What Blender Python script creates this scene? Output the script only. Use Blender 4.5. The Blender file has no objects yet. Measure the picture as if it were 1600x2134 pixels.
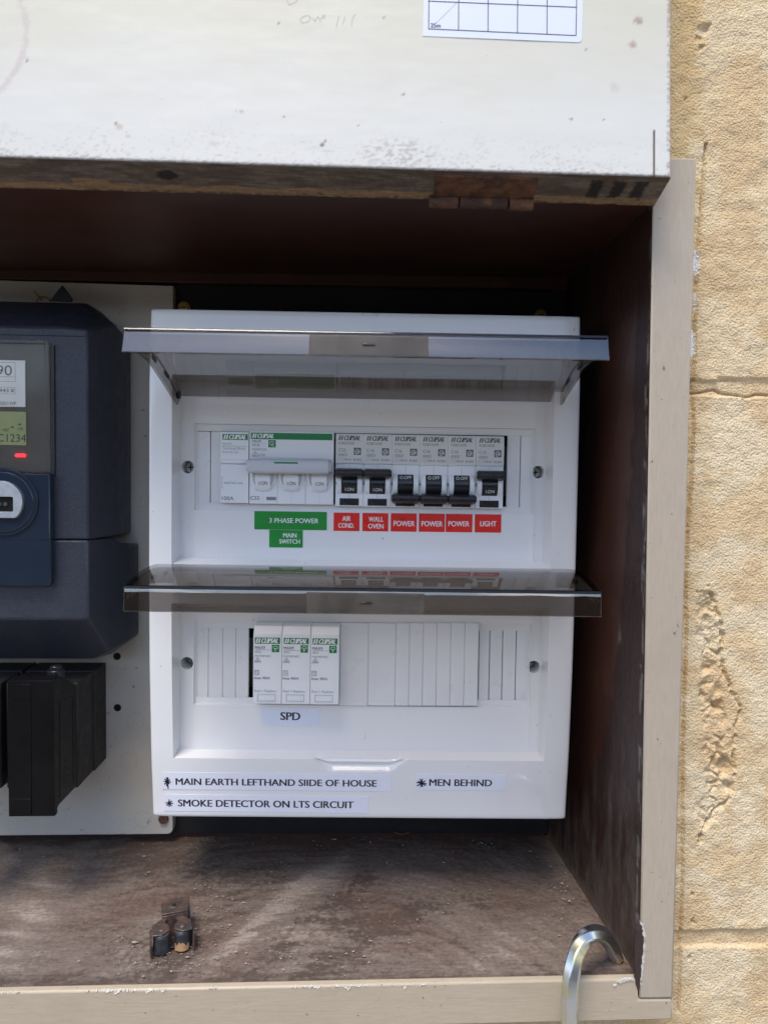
import bpy, bmesh, math, random
from mathutils import Vector, Matrix, noise
random.seed(7)
R = math.radians
sc = bpy.context.scene
COL = sc.collection
MM = 0.001
# ------------------------------------------------------------------ camera
YAW, PITCH, ROLL = 0.045, 0.0385, 0.012
FPX, CX, CY = 1479.0, 800.0, 1067.0
CAMY = -540.0
cam = bpy.data.cameras.new('camera'); cam_o = bpy.data.objects.new('camera', cam); COL.objects.link(cam_o)
RC = Matrix.Rotation(-YAW, 3, 'Z') @ Matrix.Rotation(R(90) - PITCH, 3, 'X') @ Matrix.Rotation(ROLL, 3, 'Z')
cam_o.matrix_world = Matrix.Translation((0, CAMY*MM, 0)) @ RC.to_4x4()
cam.sensor_fit = 'HORIZONTAL'; cam.sensor_width = 36.0; cam.lens = FPX/1600.0*36.0
cam.clip_start = 0.01; cam.clip_end = 500
cam.dof.use_dof = True; cam.dof.focus_distance = 0.455; cam.dof.aperture_fstop = 22
sc.camera = cam_o
# ------------------------------------------------------------------ world and sun
SUN_EL, SUN_AZ = 64.0, 205.0        # azimuth: degrees clockwise from +Y; the light comes from in front of the wall
w = bpy.data.worlds.new("World"); sc.world = w; w.use_nodes = True
nt = w.node_tree; N = nt.nodes; LK = nt.links
bg = N['Background']; bg.inputs['Strength'].default_value = 0.12
sky = N.new('ShaderNodeTexSky'); sky.sky_type = 'NISHITA'; sky.sun_disc = False
sky.sun_elevation = R(SUN_EL); sky.sun_rotation = R(SUN_AZ); sky.air_density = 1.0; sky.dust_density = 1.2; sky.ozone_density = 1.5
tc = N.new('ShaderNodeTexCoord'); mp = N.new('ShaderNodeMapping'); mp.inputs['Scale'].default_value = (1.6, 1.6, 4.0); mp.inputs['Location'].default_value = (3.1, 0.4, 1.3)
cn = N.new('ShaderNodeTexNoise'); cn.inputs['Scale'].default_value = 1.7; cn.inputs['Detail'].default_value = 7; cn.inputs['Roughness'].default_value = 0.6
cr = N.new('ShaderNodeValToRGB'); cr.color_ramp.elements[0].position = 0.46; cr.color_ramp.elements[1].position = 0.62
mx = N.new('ShaderNodeMix'); mx.data_type = 'RGBA'; mx.inputs[7].default_value = (11.5, 11.6, 12.0, 1)
LK.new(tc.outputs['Generated'], mp.inputs['Vector']); LK.new(mp.outputs[0], cn.inputs['Vector'])
LK.new(cn.outputs[0], cr.inputs[0]); sx = N.new('ShaderNodeSeparateXYZ'); LK.new(tc.outputs['Generated'], sx.inputs[0])
mr = N.new('ShaderNodeMapRange'); mr.inputs['From Min'].default_value = 0.14; mr.inputs['From Max'].default_value = 0.26; mr.inputs['To Min'].default_value = 1.0; mr.inputs['To Max'].default_value = 0.04
mm_ = N.new('ShaderNodeMath'); mm_.operation = 'MULTIPLY'; LK.new(sx.outputs['Z'], mr.inputs['Value']); LK.new(mr.outputs[0], mm_.inputs[0]); LK.new(cr.outputs[0], mm_.inputs[1]); LK.new(mm_.outputs[0], mx.inputs[0]); LK.new(sky.outputs[0], mx.inputs[6]); LK.new(mx.outputs[2], bg.inputs['Color'])
sun = bpy.data.lights.new('sun', 'SUN'); sun.energy = 1.6; sun.angle = R(23); sun.color = (1.0, 0.92, 0.80)
sun_o = bpy.data.objects.new('sun', sun); COL.objects.link(sun_o)
_d = Vector((math.sin(R(SUN_AZ))*math.cos(R(SUN_EL)), math.cos(R(SUN_AZ))*math.cos(R(SUN_EL)), math.sin(R(SUN_EL))))
sun_o.rotation_euler = _d.to_track_quat('Z', 'Y').to_euler()
vs = sc.view_settings; vs.view_transform = 'Standard'; vs.look = 'None'; vs.gamma = 1; vs.use_curve_mapping = False
vs.exposure = 1.12
sc.render.engine = 'CYCLES'
try:
    sc.cycles.transparent_max_bounces = 16; sc.cycles.max_bounces = 10
except Exception: pass

# ------------------------------------------------------------------ pixel -> place helpers (mm; y = 0 is the cabinet back, camera at y = -540)
def ray(u, v): return RC @ Vector(((u-CX)/FPX, -(v-CY)/FPX, -1.0))
def at(u, v, d):
    r = ray(u, v); k = d/r.y
    return Vector((r.x*k, d+CAMY, r.z*k))
class Frame:
    def __init__(s, o, rot): s.m = Matrix.Translation(o) @ rot.to_4x4(); s.i = s.m.inverted()
    def L(s, u, v, y):
        o = s.i @ Vector((0, CAMY, 0)); r = s.i.to_3x3() @ ray(u, v); k = (y-o.y)/r.y
        return o + r*k
    def sub(s, x, y, z): 
        f = Frame.__new__(Frame); f.m = s.m @ Matrix.Translation((x, y, z)); f.i = f.m.inverted(); return f
WORLD = Frame(Vector((0, 0, 0)), Matrix.Identity(3))
# ------------------------------------------------------------------ materials
def principled(name):
    m = bpy.data.materials.new(name); m.use_nodes = True
    return m, m.node_tree, m.node_tree.nodes['Principled BSDF']
def nse(t, scale, detail=4, rough=0.55, vec=None, stretch=None, dist=0.0):
    n = t.nodes.new('ShaderNodeTexNoise'); n.inputs['Scale'].default_value = scale
    n.inputs['Detail'].default_value = detail; n.inputs['Roughness'].default_value = rough; n.inputs['Distortion'].default_value = dist
    c = t.nodes.new('ShaderNodeTexCoord'); src = c.outputs['Object']
    if stretch:
        mpn = t.nodes.new('ShaderNodeMapping'); mpn.inputs['Scale'].default_value = stretch
        t.links.new(src, mpn.inputs[0]); src = mpn.outputs[0]
    t.links.new(src, n.inputs['Vector']); return n.outputs[0]
def ramp(t, src, p0, p1, c0=(0,0,0,1), c1=(1,1,1,1)):
    r = t.nodes.new('ShaderNodeValToRGB'); e = r.color_ramp.elements
    e[0].position, e[1].position = p0, p1; e[0].color, e[1].color = c0, c1
    t.links.new(src, r.inputs[0]); return r.outputs[0]
def mixc(t, fac, a, b):
    m = t.nodes.new('ShaderNodeMix'); m.data_type = 'RGBA'
    for i, x in ((0, fac), (6, a), (7, b)):
        if hasattr(x, 'is_linked') or hasattr(x, 'links'): t.links.new(x, m.inputs[i])
        elif i == 0: m.inputs[0].default_value = x
        else: m.inputs[i].default_value = (*x[:3], 1)
    return m.outputs[2]
def mathn(t, op, a, b):
    m = t.nodes.new('ShaderNodeMath'); m.operation = op
    for i, x in enumerate((a, b)):
        if hasattr(x, 'links'): t.links.new(x, m.inputs[i])
        else: m.inputs[i].default_value = x
    return m.outputs[0]
def bump(t, b, h, strength, dist, prev=None):
    n = t.nodes.new('ShaderNodeBump'); n.inputs['Strength'].default_value = strength; n.inputs['Distance'].default_value = dist*MM
    t.links.new(h, n.inputs['Height'])
    if prev: t.links.new(prev, n.inputs['Normal'])
    if b: t.links.new(n.outputs[0], b.inputs['Normal'])
    return n.outputs[0]
def attr(t, name, out='Color'):
    a = t.nodes.new('ShaderNodeAttribute'); a.attribute_name = name; return a.outputs[out]

def plain(name, c, rough=0.4, metal=0.0, var=0.08, grain=None, gb=0.0, coat=0.0, spec=0.5, vscale=40):
    """flat coloured material with faint unevenness of colour, gloss and surface"""
    m, t, b = principled(name)
    n = nse(t, vscale, 5)
    dark = tuple(x*(1-var) for x in c); lite = tuple(min(1, x*(1+var*0.6)) for x in c)
    t.links.new(ramp(t, n, 0.3, 0.7, (*dark, 1), (*lite, 1)), b.inputs['Base Color'])
    rr = ramp(t, nse(t, vscale*3, 4), 0.3, 0.75, (rough*0.85,)*3+(1,), (min(1, rough*1.25),)*3+(1,))
    t.links.new(rr, b.inputs['Roughness']); b.inputs['Metallic'].default_value = metal
    b.inputs['Coat Weight'].default_value = coat; b.inputs['Specular IOR Level'].default_value = spec
    if grain: bump(t, b, nse(t, grain, 2), gb, 0.3)
    return m

M = {}
M['abs_white'] = plain('glossy_white_plastic', (0.78, 0.775, 0.775), 0.07, var=0.03, vscale=18, grain=30, gb=0.06)
_t = M['abs_white'].node_tree; _b = _t.nodes['Principled BSDF']; _c = _b.inputs['Base Color'].links[0].from_socket
_c = mixc(_t, mathn(_t, 'MULTIPLY', ramp(_t, nse(_t, 210, 3, 0.6), 0.70, 0.76), 0.6), _c, (0.25, 0.22, 0.20)); _c = mixc(_t, mathn(_t, 'MULTIPLY', ramp(_t, nse(_t, 9, 6, 0.7), 0.45, 0.75), 0.10), _c, (0.50, 0.45, 0.38))
_t.links.new(_c, _b.inputs['Base Color'])
M['strip'] = plain('satin_white_plastic', (0.76, 0.755, 0.755), 0.30, var=0.03)
M['module'] = plain('breaker_white_plastic', (0.80, 0.81, 0.83), 0.33, var=0.02)
M['module_grey'] = plain('breaker_label_plate', (0.68, 0.68, 0.66), 0.35, var=0.03)
M['lever_grey'] = plain('pale_grey_lever', (0.55, 0.56, 0.60), 0.35, var=0.03)
M['black'] = plain('black_plastic', (0.012, 0.013, 0.017), 0.30, var=0.2)
M['black_matt'] = plain('black_bakelite', (0.005, 0.005, 0.006), 0.30, spec=0.13, var=0.4, grain=500, gb=0.15)
M['fuse_grey'] = plain('dark_grey_bakelite', (0.034, 0.031, 0.030), 0.6, spec=0.3, var=0.35, grain=400, gb=0.2, vscale=60)  # greyer than the black bakelite of the carrier
M['ink'] = plain('black_ink', (0.015, 0.015, 0.018), 0.6)
M['ink_grey'] = plain('grey_ink', (0.13, 0.13, 0.135), 0.6)
M['ink_pale'] = plain('pale_grey_ink', (0.30, 0.30, 0.32), 0.6)
M['white_ink'] = plain('white_ink', (0.82, 0.84, 0.84), 0.5)
M['green'] = plain('green_print', (0.006, 0.20, 0.055), 0.35, var=0.05)
M['green_sticker'] = plain('green_sticker_vinyl', (0.012, 0.25, 0.035), 0.32, var=0.04)
M['red_sticker'] = plain('red_sticker_vinyl', (0.72, 0.022, 0.015), 0.30, var=0.06)
M['tape'] = plain('white_label_tape', (0.76, 0.78, 0.87), 0.42, var=0.03, vscale=90)
M['backing'] = plain('black_backing_board', (0.008, 0.008, 0.010), 0.55, var=0.4)
M['hole'] = plain('dark_hole', (0.004, 0.004, 0.004), 0.9)
M['steel'] = plain('screw_steel', (0.35, 0.35, 0.34), 0.35, metal=1, var=0.3, vscale=300)
M['brass'] = plain('yellow_zinc', (0.50, 0.37, 0.14), 0.4, metal=0.9, var=0.3, vscale=300)
M['silver'] = plain('brushed_silver', (0.62, 0.64, 0.66), 0.38, metal=0.75, var=0.12, grain=900, gb=0.15, vscale=300)
M['meter'] = plain('textured_slate_plastic', (0.030, 0.034, 0.050), 0.40, var=0.12, grain=900, gb=1.0)
M['meter_cover'] = plain('gloss_slate_plastic', (0.018, 0.030, 0.050), 0.16, var=0.15, vscale=25)
M['meter_inner'] = plain('meter_dial_plate', (0.075, 0.07, 0.065), 0.5, var=0.2)
M['lcd'] = plain('grey_green_lcd', (0.36, 0.41, 0.19), 0.35, var=0.08)
M['lcd_ink'] = plain('lcd_segments', (0.030, 0.040, 0.030), 0.5)
M['paper'] = plain('white_meter_paper', (0.85, 0.88, 0.90), 0.5, var=0.02)
M['wire'] = plain('seal_wire', (0.10, 0.07, 0.03), 0.4, metal=0.6)
_t = M['meter'].node_tree; _b = _t.nodes['Principled BSDF']; _c = _b.inputs['Base Color'].links[0].from_socket
_t.links.new(mixc(_t, mathn(_t, 'MULTIPLY', ramp(_t, nse(_t, 1100, 2, 0.5), 0.50, 0.66), 0.22), _c, (0.10, 0.11, 0.14)), _b.inputs['Base Color'])
m, t, b = principled('red_led'); b.inputs['Base Color'].default_value = (0.6, 0.01, 0.01, 1)
b.inputs['Emission Color'].default_value = (1, 0.02, 0.03, 1); b.inputs['Emission Strength'].default_value = 1.5; M['led'] = m

def clear(name, tint, f=1.5, rough=0.03, haze=0.0):
    m = bpy.data.materials.new(name); m.use_nodes = True; t = m.node_tree; t.nodes.clear()
    o = t.nodes.new('ShaderNodeOutputMaterial'); tr = t.nodes.new('ShaderNodeBsdfTransparent'); tr.inputs[0].default_value = (*tint, 1)
    gl = t.nodes.new('ShaderNodeBsdfGlossy'); gl.inputs['Roughness'].default_value = rough
    fr = t.nodes.new('ShaderNodeFresnel'); fr.inputs['IOR'].default_value = f
    bn = bump(t, None, nse(t, 22, 2), 0.25, 0.5); t.links.new(bn, gl.inputs['Normal']); t.links.new(bn, fr.inputs['Normal'])
    ge = t.nodes.new('ShaderNodeNewGeometry'); ff = mathn(t, 'MULTIPLY', fr.outputs[0], mathn(t, 'SUBTRACT', 1.0, ge.outputs['Backfacing']))
    mi = t.nodes.new('ShaderNodeMixShader'); t.links.new(ff, mi.inputs[0]); t.links.new(tr.outputs[0], mi.inputs[1]); t.links.new(gl.outputs[0], mi.inputs[2])
    last = mi.outputs[0]
    if haze:
        df = t.nodes.new('ShaderNodeBsdfDiffuse'); df.inputs[0].default_value = (0.4, 0.38, 0.35, 1)
        m2 = t.nodes.new('ShaderNodeMixShader'); sm = ramp(t, nse(t, 60, 6, 0.7, stretch=(1, 1, 0.35)), 0.35, 0.75, (haze*0.3,)*3+(1,), (haze,)*3+(1,))
        t.links.new(sm, m2.inputs[0]); t.links.new(last, m2.inputs[1]); t.links.new(df.outputs[0], m2.inputs[2]); last = m2.outputs[0]
    t.links.new(last, o.inputs[0]); return m
M['smoke'] = clear('smoked_clear_plastic', (0.60, 0.57, 0.54), 1.68, 0.02)
M['smoke_lip'] = clear('polished_smoked_lip', (0.52, 0.50, 0.49), 2.5, 0.02)
M['edge_dark'] = clear('edge_darkening_tint', (0.10, 0.11, 0.15), 1.5, 0.03)  # refraction darkening of the lip's edge put into the tint
M['smoke_etched'] = clear('etched_smoked_plastic', (0.66, 0.63, 0.60), 1.35, 0.30, 0.14)
M['window'] = clear('scuffed_clear_window', (0.97, 0.96, 0.94), 1.4, 0.08, 0.06)

# painted / stained wood
def wood_paint(name, base, dirt, streak_axis, rough=0.45, amt=(0.52, 0.75), vstr=0.6):
    m, t, b = principled(name)
    st = {'x': (8, 60, 60), 'z': (60, 60, 8)}[streak_axis]
    g = nse(t, 14, 6, 0.6, stretch=st); blot = nse(t, 16, 6, 0.65); sp = nse(t, 260, 3, 0.6)
    c = mixc(t, ramp(t, g, 0.35, 0.7), tuple(x*0.90 for x in base), base)
    c = mixc(t, mathn(t, 'MULTIPLY', ramp(t, blot, *amt), vstr), c, dirt)
    c = mixc(t, ramp(t, sp, 0.67, 0.74), c, tuple(x*0.30 for x in base))
    t.links.new(c, b.inputs['Base Color'])
    t.links.new(ramp(t, blot, 0.3, 0.8, (rough*0.8,)*3+(1,), (min(1, rough*1.3),)*3+(1,)), b.inputs['Roughness'])
    n1 = bump(t, None, g, 0.35, 0.35); bump(t, b, nse(t, 120, 5), 0.25, 0.3, n1)
    return m
M['trim_v'] = wood_paint('beige_paint_upright', (0.44, 0.37, 0.29), (0.36, 0.30, 0.235), 'z')
M['trim_h'] = wood_paint('beige_paint_rail', (0.46, 0.385, 0.285), (0.37, 0.305, 0.23), 'x')
M['stain'] = wood_paint('dark_stained_wood', (0.055, 0.020, 0.012), (0.11, 0.048, 0.024), 'x', 0.42, vstr=0.5)
# side board: maroon stain with a greyer, paler lower part (attribute)
def attr_wood(name, rough, stretch, gb=0.5, grit=0.35, gm=0.45):
    m, t, b = principled(name)
    c = attr(t, 'tint'); g = nse(t, 16, 7, 0.65, stretch=stretch); f = nse(t, 420, 3, 0.7)
    c = mixc(t, mathn(t, 'MULTIPLY', ramp(t, g, 0.38, 0.62), gm), c, (0.012, 0.008, 0.006))
    hs = t.nodes.new('ShaderNodeHueSaturation'); t.links.new(c, hs.inputs['Color'])
    t.links.new(ramp(t, f, 0.3, 0.75, (0.75,)*3+(1,), (1.0+grit,)*3+(1,)), hs.inputs['Value'])
    t.links.new(hs.outputs[0], b.inputs['Base Color']); b.inputs['Roughness'].default_value = rough
    n1 = bump(t, None, g, gb, 0.5); bump(t, b, f, 0.5, 0.35, n1); return m
M['side'] = attr_wood('maroon_stained_board', 0.42, (60, 60, 5), 0.6)
M['floor'] = attr_wood('weathered_shelf_board', 0.75, (7, 60, 60), 0.45, 0.35, 0.30)
M['door_edge'] = attr_wood('door_edge_wood', 0.7, (5, 60, 60), 0.5, 0.2)
m, t, b = principled('aged_cream_door_paint')
c = attr(t, 'tint'); g = nse(t, 14, 6, 0.6, stretch=(6, 50, 60)); sp = nse(t, 230, 4, 0.65)
c = mixc(t, mathn(t, 'MULTIPLY', ramp(t, g, 0.4, 0.7), 0.04), c, (0.45, 0.40, 0.33))
c = mixc(t, mathn(t, 'MULTIPLY', ramp(t, sp, 0.71, 0.77), 0.55), c, (0.16, 0.14, 0.12))
t.links.new(c, b.inputs['Base Color']); b.inputs['Roughness'].default_value = 0.42
n1 = bump(t, None, g, 0.10, 0.3); bump(t, b, nse(t, 90, 5), 0.15, 0.4, n1); M['door'] = m
m, t, b = principled('rusty_iron')
r1 = nse(t, 90, 7, 0.7)
t.links.new(mixc(t, ramp(t, r1, 0.42, 0.6), (0.040, 0.018, 0.013), (0.14, 0.062, 0.030)), b.inputs['Base Color']); b.inputs['Roughness'].default_value = 0.8
bump(t, b, r1, 0.8, 0.6); M['rust'] = m
m, t, b = principled('dark_rusted_steel')
r1 = nse(t, 160, 6, 0.7)
t.links.new(mixc(t, ramp(t, r1, 0.45, 0.68), (0.075, 0.066, 0.064), (0.24, 0.125, 0.085)), b.inputs['Base Color'])
b.inputs['Roughness'].default_value = 0.45; b.inputs['Metallic'].default_value = 0.5; bump(t, b, r1, 0.4, 0.3); M['catch'] = m
M['roller'] = plain('black_rubber_roller', (0.045, 0.048, 0.055), 0.35, var=0.6, vscale=200, grain=300, gb=0.4)
M['cork'] = plain('crumbling_cork', (0.42, 0.25, 0.13), 0.9, var=0.5, vscale=300, grain=300, gb=0.8)
# cream mounting panel
m, t, b = principled('scuffed_cream_panel')
n0 = nse(t, 12, 5); sp = nse(t, 170, 5, 0.7, stretch=(1, 1, 1.6)); sc2 = nse(t, 55, 2, 0.5, dist=2.5)
c = mixc(t, ramp(t, n0, 0.3, 0.7), (0.45, 0.42, 0.36), (0.53, 0.50, 0.45))
c = mixc(t, mathn(t, 'MULTIPLY', ramp(t, sp, 0.635, 0.67), 0.7), c, (0.12, 0.10, 0.09))
t.links.new(c, b.inputs['Base Color']); b.inputs['Roughness'].default_value = 0.4; bump(t, b, sc2, 0.12, 0.3); M['panel'] = m
# iridescent zinc
m, t, b = principled('iridescent_zinc_plate')
n0 = nse(t, 30, 2, 0.4, stretch=(1, 1, 1))
r = t.nodes.new('ShaderNodeValToRGB'); t.links.new(n0, r.inputs[0]); e = r.color_ramp.elements
e[0].position = 0.30; e[0].color = (0.60, 0.62, 0.30, 1); e[1].position = 0.72; e[1].color = (0.72, 0.50, 0.62, 1)
for p, cc in ((0.42, (0.68, 0.74, 0.80, 1)), (0.52, (0.70, 0.72, 0.74, 1)), (0.60, (0.74, 0.66, 0.38, 1))):
    q = e.new(p); q.color = cc
t.links.new(r.outputs[0], b.inputs['Base Color']); b.inputs['Metallic'].default_value = 1; b.inputs['Roughness'].default_value = 0.27
bump(t, b, nse(t, 70, 4), 0.25, 0.4); M['zinc'] = m
# render wall
m, t, b = principled('sandy_textured_render')
c = attr(t, 'tint'); f = nse(t, 720, 2, 0.5); f2 = nse(t, 170, 3, 0.6)
c = mixc(t, mathn(t, 'MULTIPLY', ramp(t, f, 0.46, 0.64), 0.30), c, (0.46, 0.33, 0.16))  # dark grains: tiny shadows of the stucco grain put into the colour
c = mixc(t, mathn(t, 'MULTIPLY', ramp(t, f2, 0.5, 0.7), 0.25), c, (0.80, 0.66, 0.42))
t.links.new(c, b.inputs['Base Color']); b.inputs['Roughness'].default_value = 0.95
v = t.nodes.new('ShaderNodeTexVoronoi'); v.inputs['Scale'].default_value = 860; v.feature = 'F1'
cc = t.nodes.new('ShaderNodeTexCoord'); t.links.new(cc.outputs['Object'], v.inputs['Vector'])
n1 = bump(t, None, f, 0.9, 0.9); bump(t, b, mathn(t, 'SUBTRACT', 1.0, v.outputs['Distance']), 0.6, 0.7, n1); M['wall'] = m
M['flake'] = plain('chipped_white_paint', (0.55, 0.53, 0.50), 0.6, var=0.15, vscale=300, grain=400, gb=0.5)
M['raw'] = wood_paint('exposed_dark_wood', (0.040, 0.022, 0.018), (0.16, 0.13, 0.12), 'z', 0.7, vstr=0.8)
M['grit'] = plain('pale_grit', (0.30, 0.25, 0.22), 0.9, var=0.6, vscale=300)
M['copper'] = plain('copper_strand', (0.75, 0.30, 0.18), 0.3, metal=0.9)
M['ground'] = plain('concrete_paving', (0.30, 0.28, 0.25), 0.9, var=0.3, vscale=1.5)
M['fence'] = plain('brown_fence_steel', (0.17, 0.105, 0.065), 0.6, var=0.2, vscale=2)
M['pencil'] = plain('pencil_mark', (0.42, 0.38, 0.38), 0.7)
M['chart'] = plain('white_chart_paper', (0.66, 0.70, 0.80), 0.45, var=0.02)
M['chart_ink'] = plain('chart_lines', (0.06, 0.05, 0.10), 0.6)
M['purple'] = plain('faded_purple_stain', (0.50, 0.40, 0.42), 0.6)

# ------------------------------------------------------------------ mesh builder
class MB:
    def __init__(s): s.v = []; s.f = []; s.mi = []; s.col = None
    def add(s, vs, fs, mi=0):
        o = len(s.v); s.v += [Vector(x) for x in vs]; s.f += [tuple(i+o for i in f) for f in fs]; s.mi += [mi]*len(fs); return s
    def box(s, x0, x1, y0, y1, z0, z1, mi=0):
        if x0 > x1: x0, x1 = x1, x0
        if y0 > y1: y0, y1 = y1, y0
        if z0 > z1: z0, z1 = z1, z0
        return s.add([(x, y, z) for x in (x0, x1) for y in (y0, y1) for z in (z0, z1)],
              [(0,1,3,2), (4,6,7,5), (0,4,5,1), (2,3,7,6), (0,2,6,4), (1,5,7,3)], mi)
    def hexa(s, p, mi=0):   # p: 4 front (ccw seen from the camera) + 4 back
        return s.add(p, [(0,1,2,3), (7,6,5,4), (0,4,5,1), (1,5,6,2), (2,6,7,3), (3,7,4,0)], mi)
    def prism_x(s, prof, x0, x1, mi=0):    # prof: list of (y, z)
        n = len(prof)
        return s.add([(x0, y, z) for y, z in prof] + [(x1, y, z) for y, z in prof],
              [tuple(range(n))[::-1], tuple(range(n, 2*n))] + [(i, (i+1) % n, n+(i+1) % n, n+i) for i in range(n)], mi)
    def prism_y(s, poly, y0, y1, mi=0):    # poly: list of (x, z)
        n = len(poly)
        return s.add([(x, y0, z) for x, z in poly] + [(x, y1, z) for x, z in poly],
              [tuple(range(n)), tuple(range(n, 2*n))[::-1]] + [(i, n+i, n+(i+1) % n, (i+1) % n) for i in range(n)], mi)
    def loft(s, rings, mi=0, caps=(True, True)):
        n = len(rings[0]); vs = [p for r_ in rings for p in r_]; fs = []
        for k in range(len(rings)-1):
            for i in range(n): fs.append((k*n+i, k*n+(i+1) % n, (k+1)*n+(i+1) % n, (k+1)*n+i))
        if caps[0]: fs.append(tuple(range(n))[::-1])
        if caps[1]: fs.append(tuple(range((len(rings)-1)*n, len(rings)*n)))
        return s.add(vs, fs, mi)
    def cyl(s, c, r, h, axis='y', n=24, mi=0, r2=None):
        r2 = r if r2 is None else r2; rings = []
        for rr, k in ((r, -0.5), (r2, 0.5)):
            ring = []
            for i in range(n):
                a = 2*math.pi*i/n; p, q = rr*math.cos(a), rr*math.sin(a)
                d = {'y': (p, k*h, q), 'x': (k*h, p, q), 'z': (p, q, k*h)}[axis]
                ring.append((c[0]+d[0], c[1]+d[1], c[2]+d[2]))
            rings.append(ring)
        return s.loft(rings, mi)
    def tube(s, pts, rad, n=8, mi=0, up=(0, 1, 0), twist=0.0):
        pts = [Vector(p) for p in pts]; rings = []
        for i, p in enumerate(pts):
            tg = (pts[min(i+1, len(pts)-1)] - pts[max(i-1, 0)]).normalized()
            a = tg.cross(Vector(up)).normalized(); b_ = tg.cross(a).normalized()
            r_ = rad[i] if isinstance(rad, (list, tuple)) else rad
            rings.append([p + a*r_*math.cos(2*math.pi*j/n+twist) + b_*r_*math.sin(2*math.pi*j/n+twist) for j in range(n)])
        return s.loft(rings, mi)
def fix_normals(me):
    bm = bmesh.new(); bm.from_mesh(me); bmesh.ops.recalc_face_normals(bm, faces=bm.faces); bm.to_mesh(me); bm.free()
def mesh_of(name, mb, mats, smooth=35, fix=True):
    me = bpy.data.meshes.new(name); me.from_pydata([v_*MM for v_ in mb.v], [], mb.f)
    for k in (mats if isinstance(mats, (list, tuple)) else [mats]): me.materials.append(M[k])
    me.polygons.foreach_set('material_index', mb.mi)
    if fix: fix_normals(me)
    me.shade_smooth(); me.set_sharp_from_angle(angle=R(smooth))
    if mb.col is not None:
        ca = me.color_attributes.new('tint', 'FLOAT_COLOR', 'POINT')
        ca.data.foreach_set('color', [x for c_ in mb.col for x in (*c_[:3], 1.0)])
    return me
def obj(name, mb, mats, parent=None, bevel=0, smooth=35, frame=None, pframe=None, label=None, mesh=None, fix=True, loc=None, kind=None):
    """one mesh object; frame = coordinates mb is written in, pframe = the parent's frame"""
    if mesh is None:
        if frame is not None and pframe is not None and frame is not pframe:
            mt = pframe.i @ frame.m; mb.v = [mt @ v_ for v_ in mb.v]
        mesh = mesh_of(name, mb, mats, smooth, fix)
    o = bpy.data.objects.new(name, mesh); COL.objects.link(o)
    if parent: o.parent = parent
    if loc: o.location = Vector(loc)*MM
    if bevel:
        bv = o.modifiers.new('bevel', 'BEVEL'); bv.width = bevel*MM; bv.segments = 2; bv.limit_method = 'ANGLE'; bv.angle_limit = R(30)
        bv.harden_normals = False
    if label: o['label'] = label
    if kind: o['kind'] = kind
    return o
def thing(name, label, cat, frame, group=None):
    o = bpy.data.objects.new(name, None); COL.objects.link(o)
    mt = frame.m.copy(); mt.translation = mt.translation*MM; o.matrix_world = mt
    o.empty_display_size = 0.02
    o['label'] = label; o['category'] = cat
    if group: o['group'] = group
    return o
# text, fitted to a box
_tc = {}
def glyphs(s, bold=0.0):
    k = (s, bold)
    if k not in _tc:
        cu = bpy.data.curves.new('lettering', 'FONT'); cu.body = s; cu.offset = bold; cu.resolution_u = 3; cu.fill_mode = 'FRONT'
        o = bpy.data.objects.new('lettering', cu); COL.objects.link(o)
        dg = bpy.context.evaluated_depsgraph_get(); me = bpy.data.meshes.new_from_object(o.evaluated_get(dg))
        vs_ = [(v_.co.x, v_.co.y) for v_ in me.vertices]; fs = [tuple(p.vertices) for p in me.polygons]
        bpy.data.objects.remove(o); bpy.data.curves.remove(cu); bpy.data.meshes.remove(me); _tc[k] = (vs_, fs)
    return _tc[k]
def put_text(mb, s, x0, x1, z0, z1, y, bold=0.0, shear=0.0, mi=0, rot=0.0):
    """letters of s fill the box; y is a number or a function of (x, z)"""
    vs_, fs = glyphs(s, 0.0)
    if not vs_: return
    if bold > 0.003:      # heavier weight: the same letters printed three times, a hair apart
        k_ = min((z1-z0)*bold*2.2, (z1-z0)*0.09)
        for q_, dy in ((-1, 0.0), (1, -0.008), (0, -0.016)):
            yy_ = (lambda x, z, dy=dy: y(x, z)+dy) if callable(y) else y+dy
            put_text(mb, s, x0+k_*q_+k_, x1+k_*q_-k_, z0, z1, yy_, 0.0, shear, mi, rot)
        return
    ax, bx_ = min(a for a, _ in vs_), max(a for a, _ in vs_); ay, by_ = min(c_ for _, c_ in vs_), max(c_ for _, c_ in vs_)
    if s.isalnum() and s.isupper(): pass
    out = []; w_, h_ = x1-x0, z1-z0; sw = w_-abs(shear)*h_; mxc, mzc = (x0+x1)/2, (z0+z1)/2
    for a, c_ in vs_:
        q = (c_-ay)/(by_-ay); x = x0 + (a-ax)/(bx_-ax)*sw + shear*h_*q; z = z0 + q*h_
        if rot:
            dx, dz = x-mxc, z-mzc; x, z = mxc+dx*math.cos(rot)-dz*math.sin(rot), mzc+dx*math.sin(rot)+dz*math.cos(rot)
        out.append((x, y(x, z) if callable(y) else y, z))
    mb.add(out, fs, mi)
def quad(mb, x0, x1, z0, z1, y, mi=0): mb.add([(x0, y, z0), (x1, y, z0), (x1, y, z1), (x0, y, z1)], [(0, 1, 2, 3)], mi)
def outline(mb, x0, x1, z0, z1, y, w_, mi=0):
    quad(mb, x0, x1, z1-w_, z1, y, mi); quad(mb, x0, x1, z0, z0+w_, y, mi); quad(mb, x0, x0+w_, z0+w_, z1-w_, y, mi); quad(mb, x1-w_, x1, z0+w_, z1-w_, y, mi)
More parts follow.
